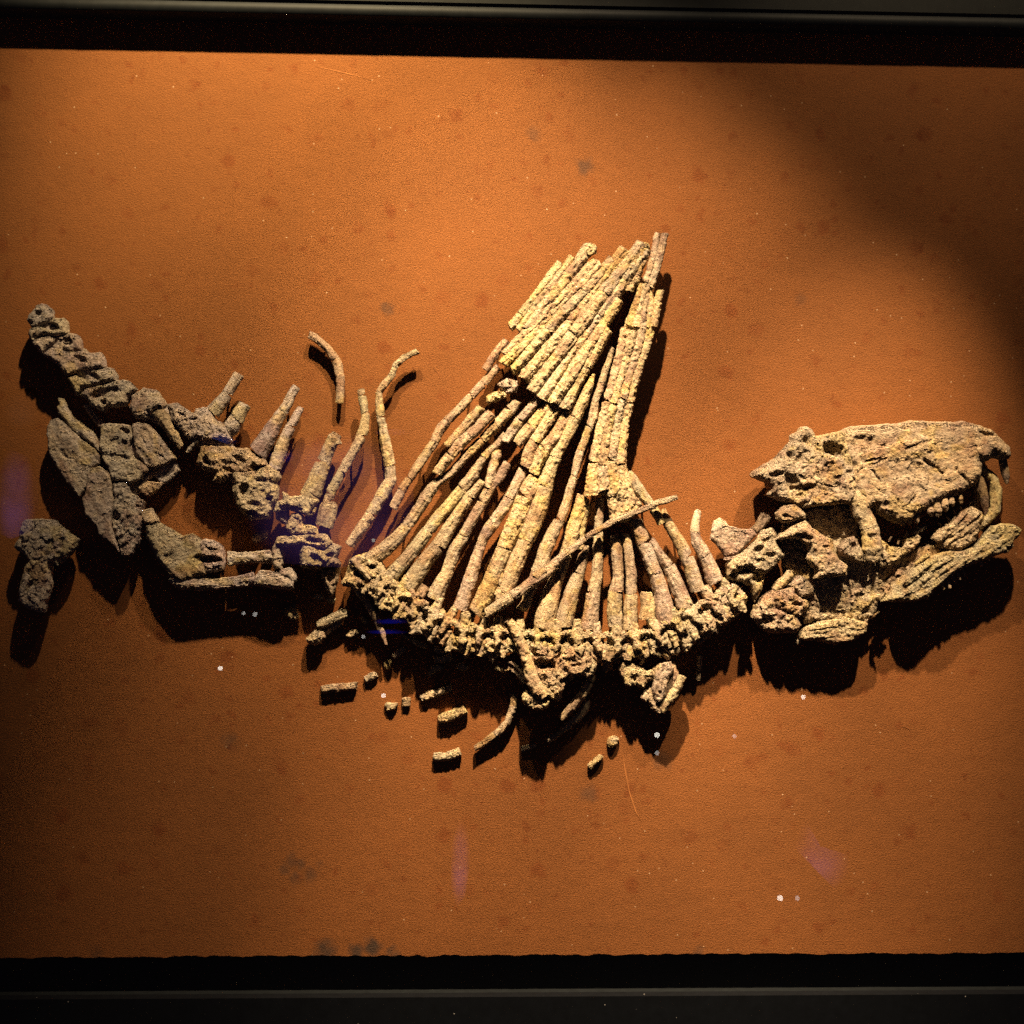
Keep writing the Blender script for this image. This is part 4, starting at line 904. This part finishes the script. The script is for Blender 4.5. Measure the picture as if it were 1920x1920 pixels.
thing('skull', 'large tan fossil skull facing right with open toothed jaws', 'skull', 40,
      [('cranium', SKULL, [G(CRAN, 20, 24, 4), E(1843, 815, 18, 5, 10, 10), E(1697, 882, 55, 20, 12, 3), E(1860, 835, 20, 12, 30, -3), E(1700, 840, 80, 16, -14, -3), E(1610, 830, 24, 14, 0, 5), E(1585, 893, 8, 14, 10, 12),
                           K("1600,886 1640,866 1656,859", 1.2, 4), K("1687,845 1712,834 1741,824", 1.2, 4), K("1725,864 1740,874 1758,889", 2.6, 9), K("1783,881 1798,896 1813,912", 2.0, 8), K("1676,936 1684,951 1695,944 1707,929", 1.3, 5), K("1626,881 1642,900", 1.4, 5),
                           K("1620,905 1650,926 1680,951 1700,962", 1.1, 3), K("1810,840 1830,836", 1.0, 3), K("1712,912 1730,920", 1.2, 4), E(1650, 945, 12, 8, 0, 4), L(-12, 10, 1.2)], SK,
        teeth),
       ('cheek_bar', SKULL, [S("1604,930,20 1612,958,18 1622,978,16 1629,1000,17 1631,1025,18 1632,1042,14", 12, .8, False), K("1615,992 1645,985", 1, 3), E(1630, 1005, 10, 6, 0, 3)], dict(rough=.7, lumpy=1)),
       ('braincase', TAN, [G("1481,818 1500,802 1511,801 1520,807 1525,819 1535,818 1584,806 1594,862 1604,899 1608,925 1596,942 1545,946 1511,950 1498,951 1480,944 1462,939 1450,932 1435,928 1441,917 1434,903 1408,893 1409,887 1431,872 1450,861 1462,847 1481,830", 14, 24, 2),
                           E(1510, 825, 11, 14, 0, 9), E(1554, 843, 20, 15, 10, 22), E(1473, 856, 8, 9, 30, 6), E(1450, 889, 15, 6, -10, 9), E(1479, 905, 14, 18, -20, 11), E(1502, 915, 22, 7, -12, 11), E(1441, 914, 7, 7, 0, 8), E(1493, 862, 8, 12, 20, 5), E(1492, 930, 12, 9, 0, 6), K("1502,916 1530,905 1545,914 1580,914", 1.6, 5),
                           E(1548, 862, 12, 9, 0, -4), E(1445, 925, 6, 5, 0, 9)], dict(rough=1.1, lumpy=3.5)),
       ('brow_ledge', TAN, [G("1500,950 1512,932 1540,920 1575,920 1596,928 1590,942 1560,944 1525,946", 8, 12, 16), E(1540, 922, 7, 5, 0, -4), K("1512,934 1505,950", 1.2, 4)], dict(rough=1.1, lumpy=1.5)),
       ('condyle', TAN, [G("1451,962 1465,947 1485,947 1505,963 1506,971 1485,976 1462,978 1453,972", 11, 15, 12), E(1469, 967, 9, 4, 10, 5)], dict(rough=.6, lumpy=.8)),
       ('jaw_joint', TAN, [G("1468,997 1485,984 1505,976 1517,990 1538,1003 1556,1013 1559,1033 1567,1048 1584,1061 1583,1076 1552,1080 1523,1084 1526,1070 1514,1055 1510,1046 1513,1030 1510,1019 1489,1009 1452,1010", 12, 18, 10), E(1504, 1005, 16, 5, 20, 8), K("1556,1078 1582,1072", 1.2, 4), E(1540, 1024, 6, 4, 0, 6), E(1520, 1040, 6, 10, 0, 4)], dict(rough=.95, lumpy=2)),
       ('added_backing', TAN, [G("1470,985 1500,960 1560,942 1600,945 1612,970 1614,1030 1650,1060 1760,1010 1840,930 1840,1000 1780,1060 1690,1085 1650,1130 1640,1160 1510,1170 1500,1100 1470,1060", 12, 10, -15)], dict(rough=1.2, lumpy=4)),  # backing plate added behind the skull so its gaps stay dark
       ('pterygoid', TAN, [G("1568,1025 1584,1011 1599,1007 1609,1022 1616,1041 1612,1057 1591,1049 1572,1036", 11, 15, 4), E(1596, 1022, 6, 6, 0, 6)], dict(rough=1.3, lumpy=3)),
       ('palate', TAN, [G("1647,1062 1650,1040 1648,1013 1656,1016 1670,1027 1693,1028 1697,1006 1704,1008 1717,1002 1727,1008 1715,1027 1700,1038 1690,1042 1680,1053 1660,1063", 8, 11, -2), E(1664, 1030, 6, 8, 0, 8)], dict(rough=1.6, lumpy=3)),
       ('palate', TAN, [S("1712,1002,5 1722,992,6 1736,987,5", 0), S("1667,1016,2 1671,1005,2", 2), S("1683,1020,2 1685,1008,2", 2), S("1698,1006,4 1700,996,2", 2)], dict(rough=.9, step=1.2)),
       ('snout_bar', SKULL, [S("1842,882,8 1854,890,9 1863,902,10 1868,920,11 1867,942,10 1864,957,10 1851,971,10 1836,984,10 1824,1000,8", 0, .9, False), L(80, 4, 1.5)], dict(rough=.8)),
       ('canine_tooth', DARK, [S("1832,902,12 1837,918,12 1843,935,9 1846,950,6 1847,966,2", 4, .9, False), L(75, 3, 1)], dict(rough=.3, warp=.3, step=1.3)),  # brown tooth with its shade put into the dark colour
       ('front_tooth', DARK, [S("1878,864,8 1881,880,8 1884,894,7 1885,904,4", 6, .9, False)], dict(rough=.4, warp=.4, step=1.3)),
       ('far_jaw', TAN, [G("1746,1008 1753,995 1777,983 1797,963 1823,952 1837,960 1846,973 1834,988 1826,1012 1800,1031 1774,1028 1756,1016", 9, 12, 2), L(-42, 5, 5), K("1756,1022 1790,998 1836,966", 1.6, 6), K("1770,1026 1810,1000", 1.3, 4)], dict(rough=1.1, lumpy=1.5),
        [('tooth', TAN, [S(np.array([[x, y, 4, 0], [x - 5, y - 8, 1.3, 0]]), -2, 1, False)], dict(rough=.3, warp=.2, step=1.2)) for (x, y) in ((1766, 988), (1781, 976), (1793, 964), (1805, 957))])],
      pins=[(1540, 880), (1740, 880), (1540, 1040)])
lt = [('tooth', ENAMEL, [S(np.array([[x - 2, y - 6, r, 0], [x + 1, y + 4, r * .7, 2]]), 3, .9, False)], dict(rough=.6, warp=.6, step=1.2)) for (x, y, r) in ((1767, 1099, 4), (1778, 1096, 5), (1788, 1087, 4), (1797, 1081, 4), (1745, 1108, 4), (1736, 1117, 4), (1838, 1056, 4), (1852, 1046, 4), (1806, 1074, 3))]
thing('lower_jaw', 'long grooved lower jaw slanting beneath the skull, tip at right', 'jaw', 43,
      [('jaw_body', SKULL, [G("1857,986 1873,984 1900,985 1913,993 1910,1003 1898,1013 1898,1024 1888,1034 1857,1043 1840,1052 1807,1063 1780,1080 1750,1102 1737,1120 1713,1125 1678,1127 1653,1128 1667,1112 1675,1092 1693,1078 1717,1060 1742,1044 1775,1034 1800,1034 1823,1027 1842,1003", 11, 17), L(-36, 6, 4.5), K("1690,1100 1740,1070 1790,1045", 1.4, 5), K("1770,1078 1800,1062 1820,1052", 1.4, 5), K("1690,1118 1746,1094", 1.3, 4), K("1874,1000 1904,998", 1.2, 4), E(1886, 1026, 5, 4, 0, 7)], dict(rough=.9, lumpy=1.2), lt),
       ('splinter', SKULL, [S("1714,1058,4 1726,1048,5 1740,1038,4", 8)], dict(rough=.8)),
       ('chip', TAN, [G("1681,1077 1686,1068 1692,1072 1688,1076", 3, 5, 0)], dict(rough=.6))], pins=[(1720, 1095), (1860, 1015)])
thing('throat_bones', 'jumbled tan throat bones and plates under the back of the skull', 'bone', 27,
      [('lump', TAN, [G("1413,1135 1424,1121 1443,1108 1467,1103 1486,1100 1491,1115 1516,1131 1511,1144 1491,1157 1500,1170 1491,1185 1473,1185 1459,1186 1438,1186 1421,1173 1409,1156", 15, 22, 2), E(1432, 1162, 14, 10, -20, 9), E(1470, 1146, 18, 5, 20, 8), E(1490, 1132, 12, 5, 0, 7), K("1440,1110 1452,1140", 1.4, 5), K("1470,1170 1492,1150", 1.3, 5), L(25, 8, 3)], dict(rough=1.1, lumpy=4)),
       ('rod_piece', TAN, [S("1452,1103,8 1462,1092,9 1476,1078,9", 10, .9, False)], dict(rough=.6)),
       ('plate', MAUVE, [G("1473,1097 1494,1078 1505,1083 1524,1099 1523,1111 1500,1118 1488,1105", 8, 12, 6), K("1492,1098 1512,1088", 1.2, 5)], dict(rough=.9, lumpy=2)),
       ('ledge', TAN, [S("1482,1068,5 1496,1064,7 1512,1066,6", 2)], dict(rough=1)),
       ('lower_plate', SKULL, [G("1504,1180 1530,1167 1555,1163 1581,1157 1608,1165 1624,1168 1622,1181 1602,1197 1564,1207 1540,1200 1504,1198 1494,1196 1496,1188", 9, 14, 4), L(-8, 5, 4.5), K("1512,1182 1580,1172", 1.2, 4)], dict(rough=1.0, lumpy=1)),
       ('peg', PALE, [S("1494,1204,4 1498,1194,4", 6, 1, False)], dict(rough=.2)),
       ('sliver', TAN, [G("1535,1125 1560,1118 1585,1110 1602,1121 1580,1132 1562,1131", 6, 8, 0)], dict(rough=1.3, lumpy=2)),
       ('sliver', TAN, [S("1585,1148,3 1605,1145,4 1620,1138,4", 0), S("1620,1164,3 1634,1156,3 1648,1147,2", 2), S("1628,1142,4 1630,1130,3", 0), S("1514,1152,3 1528,1150,3", 2)], dict(rough=.9, step=1.2)),
       ('lump', TAN, [G("1587,1080 1596,1074 1606,1082 1612,1092 1620,1102 1615,1112 1600,1106 1588,1098", 7, 10, 0)], dict(rough=1.4, lumpy=2))], pins=[(1455, 1145), (1560, 1185)])
# ------------------------------------------------------------------ glass front of the case and what it mirrors
GY = -1.0
pane = box('glass_pane', -1.3, 1.3, GY - .0015, GY + .0015, -1.15, 1.15, M_GLASS, None, (0, GY, -1.15))
tag(pane, 'clear glass front of the display case with faint reflections', 'glass')

def mirrored(px, py, y=-4.6):
    """where in the room behind the photographer a thing stands that the pane mirrors at this spot of the photo"""
    x, z = to_plane(px, py, -GY)
    v = np.array([x, GY, z]) - np.array(cam_loc)
    t = (GY - y) / v[1]
    return np.array([x + v[0] * t, y, z + v[2] * t])

def screen(name, label, cat, px, col, strength, soft=.1):
    """a flat lit screen on the far side of the room, given by its mirrored corners"""
    C = [mirrored(*p) for p in px]
    W = np.array(C + [c + np.array([0, -.03, 0]) for c in C]); n = len(C)
    me = bpy.data.meshes.new(name)
    org = W.mean(0)
    me.from_pydata([tuple(w - org) for w in W], [], [tuple(range(n)), tuple(range(2 * n - 1, n - 1, -1))] + [(k, n + k, n + (k + 1) % n, (k + 1) % n) for k in range(n)])
    m = emitter(name + '_glow', col, strength); nt = m.node_tree
    e = [q_ for q_ in nt.nodes if q_.type == 'EMISSION'][0]
    ext = np.abs(W - org).max(0) + 1e-3
    tc = nd(nt, 'ShaderNodeTexCoord'); nz = nd(nt, 'ShaderNodeTexNoise', i_Scale=5.0, i_Detail=3.0)
    nt.links.new(tc.outputs['Object'], nz.inputs['Vector'])
    sc = nd(nt, 'ShaderNodeVectorMath', operation='MULTIPLY'); sc.inputs[1].default_value = (1 / ext[0], 0, 1 / ext[2])
    nt.links.new(tc.outputs['Object'], sc.inputs[0])
    ln = nd(nt, 'ShaderNodeVectorMath', operation='LENGTH'); nt.links.new(sc.outputs[0], ln.inputs[0])
    fall = nd(nt, 'ShaderNodeMapRange', interpolation_type='SMOOTHSTEP'); fall.inputs[1].default_value = soft; fall.inputs[2].default_value = 1.05
    fall.inputs[3].default_value = 1.0; fall.inputs[4].default_value = 0.0
    nt.links.new(ln.outputs['Value'], fall.inputs[0])
    mp = nd(nt, 'ShaderNodeMapRange'); mp.inputs[1].default_value = .3; mp.inputs[2].default_value = .7
    mp.inputs[3].default_value = strength * .3; mp.inputs[4].default_value = strength * 1.4
    nt.links.new(nz.outputs[0], mp.inputs[0])
    ml = nd(nt, 'ShaderNodeMath', operation='MULTIPLY'); nt.links.new(mp.outputs[0], ml.inputs[0]); nt.links.new(fall.outputs[0], ml.inputs[1])
    nt.links.new(ml.outputs[0], e.inputs[1])
    me.materials.append(m)
    o = bpy.data.objects.new(name, me); COL.objects.link(o); o.location = org
    tag(o, label, cat); return o

VIO = (.34, .16, .72)
screen('wall_screen', 'large dim violet screen mirrored in the glass left of the sail', 'screen', [(470, 812), (774, 806), (776, 1010), (640, 1065), (455, 1050)], VIO, .6, .55)
screen('light_bar', 'thin bright violet bar mirrored along the top of the large dim screen', 'screen', [(700, 806), (774, 805), (774, 816), (702, 815)], VIO, 1.1, .6)
screen('wall_screen', 'violet screen mirrored at the far left edge of the glass', 'screen', [(0, 835), (62, 862), (70, 990), (18, 1010), (0, 1000)], VIO, .9, .2)
screen('wall_screen', 'pale beige screen mirrored at the left edge above the violet one', 'screen', [(0, 732), (62, 728), (76, 770), (70, 806), (0, 806)], (.7, .55, .4), .16)
screen('wall_screen', 'narrow upright violet screen mirrored low in the glass, below the fragments', 'screen', [(856, 1542), (882, 1536), (884, 1600), (872, 1680), (858, 1700), (845, 1690), (846, 1600)], VIO, 1.0, .2)
screen('wall_screen', 'slanting violet screen mirrored low right in the glass', 'screen', [(1488, 1545), (1512, 1540), (1540, 1590), (1590, 1605), (1597, 1680), (1570, 1672), (1490, 1590)], VIO, .9, .2)
screen('light_bar', 'upper deep blue light bar mirrored under the left of the backbone', 'screen', [(700, 1163), (764, 1160), (768, 1168), (704, 1171)], (.02, .03, 1.0), 2.0)
screen('light_bar', 'lower deep blue light bar mirrored under the left of the backbone', 'screen', [(684, 1183), (766, 1181), (766, 1188), (686, 1189)], (.02, .03, 1.0), 2.0)
screen('light_bar', 'short blue light bar mirrored by the hip spines', 'screen', [(500, 850), (545, 842), (560, 860), (520, 872)], (.06, .04, 1.0), 1.2)
screen('light_bar', 'short blue light bar mirrored left of the hip spines', 'screen', [(388, 812), (408, 809), (452, 830), (440, 838), (392, 820)], (.02, .16, 1.0), 1.0)

LAMP = emitter('lamp_glow', (1.0, .93, .80), 12.0)
LAMP_DIM = emitter('dim_lamp_glow', (1.0, .93, .85), 4.0)
def lamp(px, py, dia, dim, label):
    c = mirrored(px, py); r = dia / 2600 * 5.1 / 2
    W = []; Q = []; nu, nv = 14, 8
    for i in range(nv + 1):
        th = math.pi * i / nv
        for k in range(nu):
            ph = 2 * math.pi * k / nu
            W.append(c + r * np.array([math.sin(th) * math.cos(ph), math.sin(th) * math.sin(ph), math.cos(th)]))
    for i in range(nv):
        for k in range(nu):
            a = i * nu + k; b = i * nu + (k + 1) % nu; Q.append((a, b, b + nu, a + nu))
    root = bpy.data.objects.new('room_lamp', None); COL.objects.link(root); root.location = c
    link_mesh('bulb', np.array(W), np.array(Q), LAMP_DIM if dim else LAMP, root, c)
    h = r * .5
    link_mesh('cap', np.array([c + (x, y - r * 1.2, z) for x in (-h, h) for y in (-h * .6, h * .4) for z in (-h, h)]), np.array([(0, 1, 3, 2), (4, 6, 7, 5), (0, 4, 5, 1), (2, 3, 7, 6), (0, 2, 6, 4), (1, 5, 7, 3)]), M_BLACK, root, c)
    tag(root, label, 'lamp', 'small lamps mirrored in the glass')
lamp(1232, 1378, 11, 0, 'bright lamp dot mirrored over the dark shadow tip right of centre')
lamp(1232, 1412, 9, 1, 'fainter lamp dot just under the bright one at the shadow tip')
lamp(1463, 1684, 11, 0, 'bright lamp dot mirrored lowest in the glass at right')
lamp(1495, 1684, 9, 1, 'faint lamp dot right beside the lowest bright dot')
lamp(1506, 1307, 9, 0, 'bright lamp dot mirrored under the skull shadow')
lamp(1377, 1380, 8, 1, 'faint lamp dot between skull shadow and breast block')
lamp(719, 1304, 9, 0, 'bright lamp dot mirrored among the loose fragments')
lamp(413, 1253, 9, 0, 'bright lamp dot mirrored below the limb bone shadow')
lamp(478, 1152, 9, 1, 'larger of two lamp dots mirrored in the limb bone shadow')
lamp(457, 1150, 7, 1, 'smaller of two lamp dots mirrored in the limb bone shadow')
lamp(681, 1194, 8, 1, 'faint lamp dot mirrored beside the small tapering rib')
lamp(700, 1013, 7, 1, 'faint lamp dot mirrored right of the foot of the wavy rib')
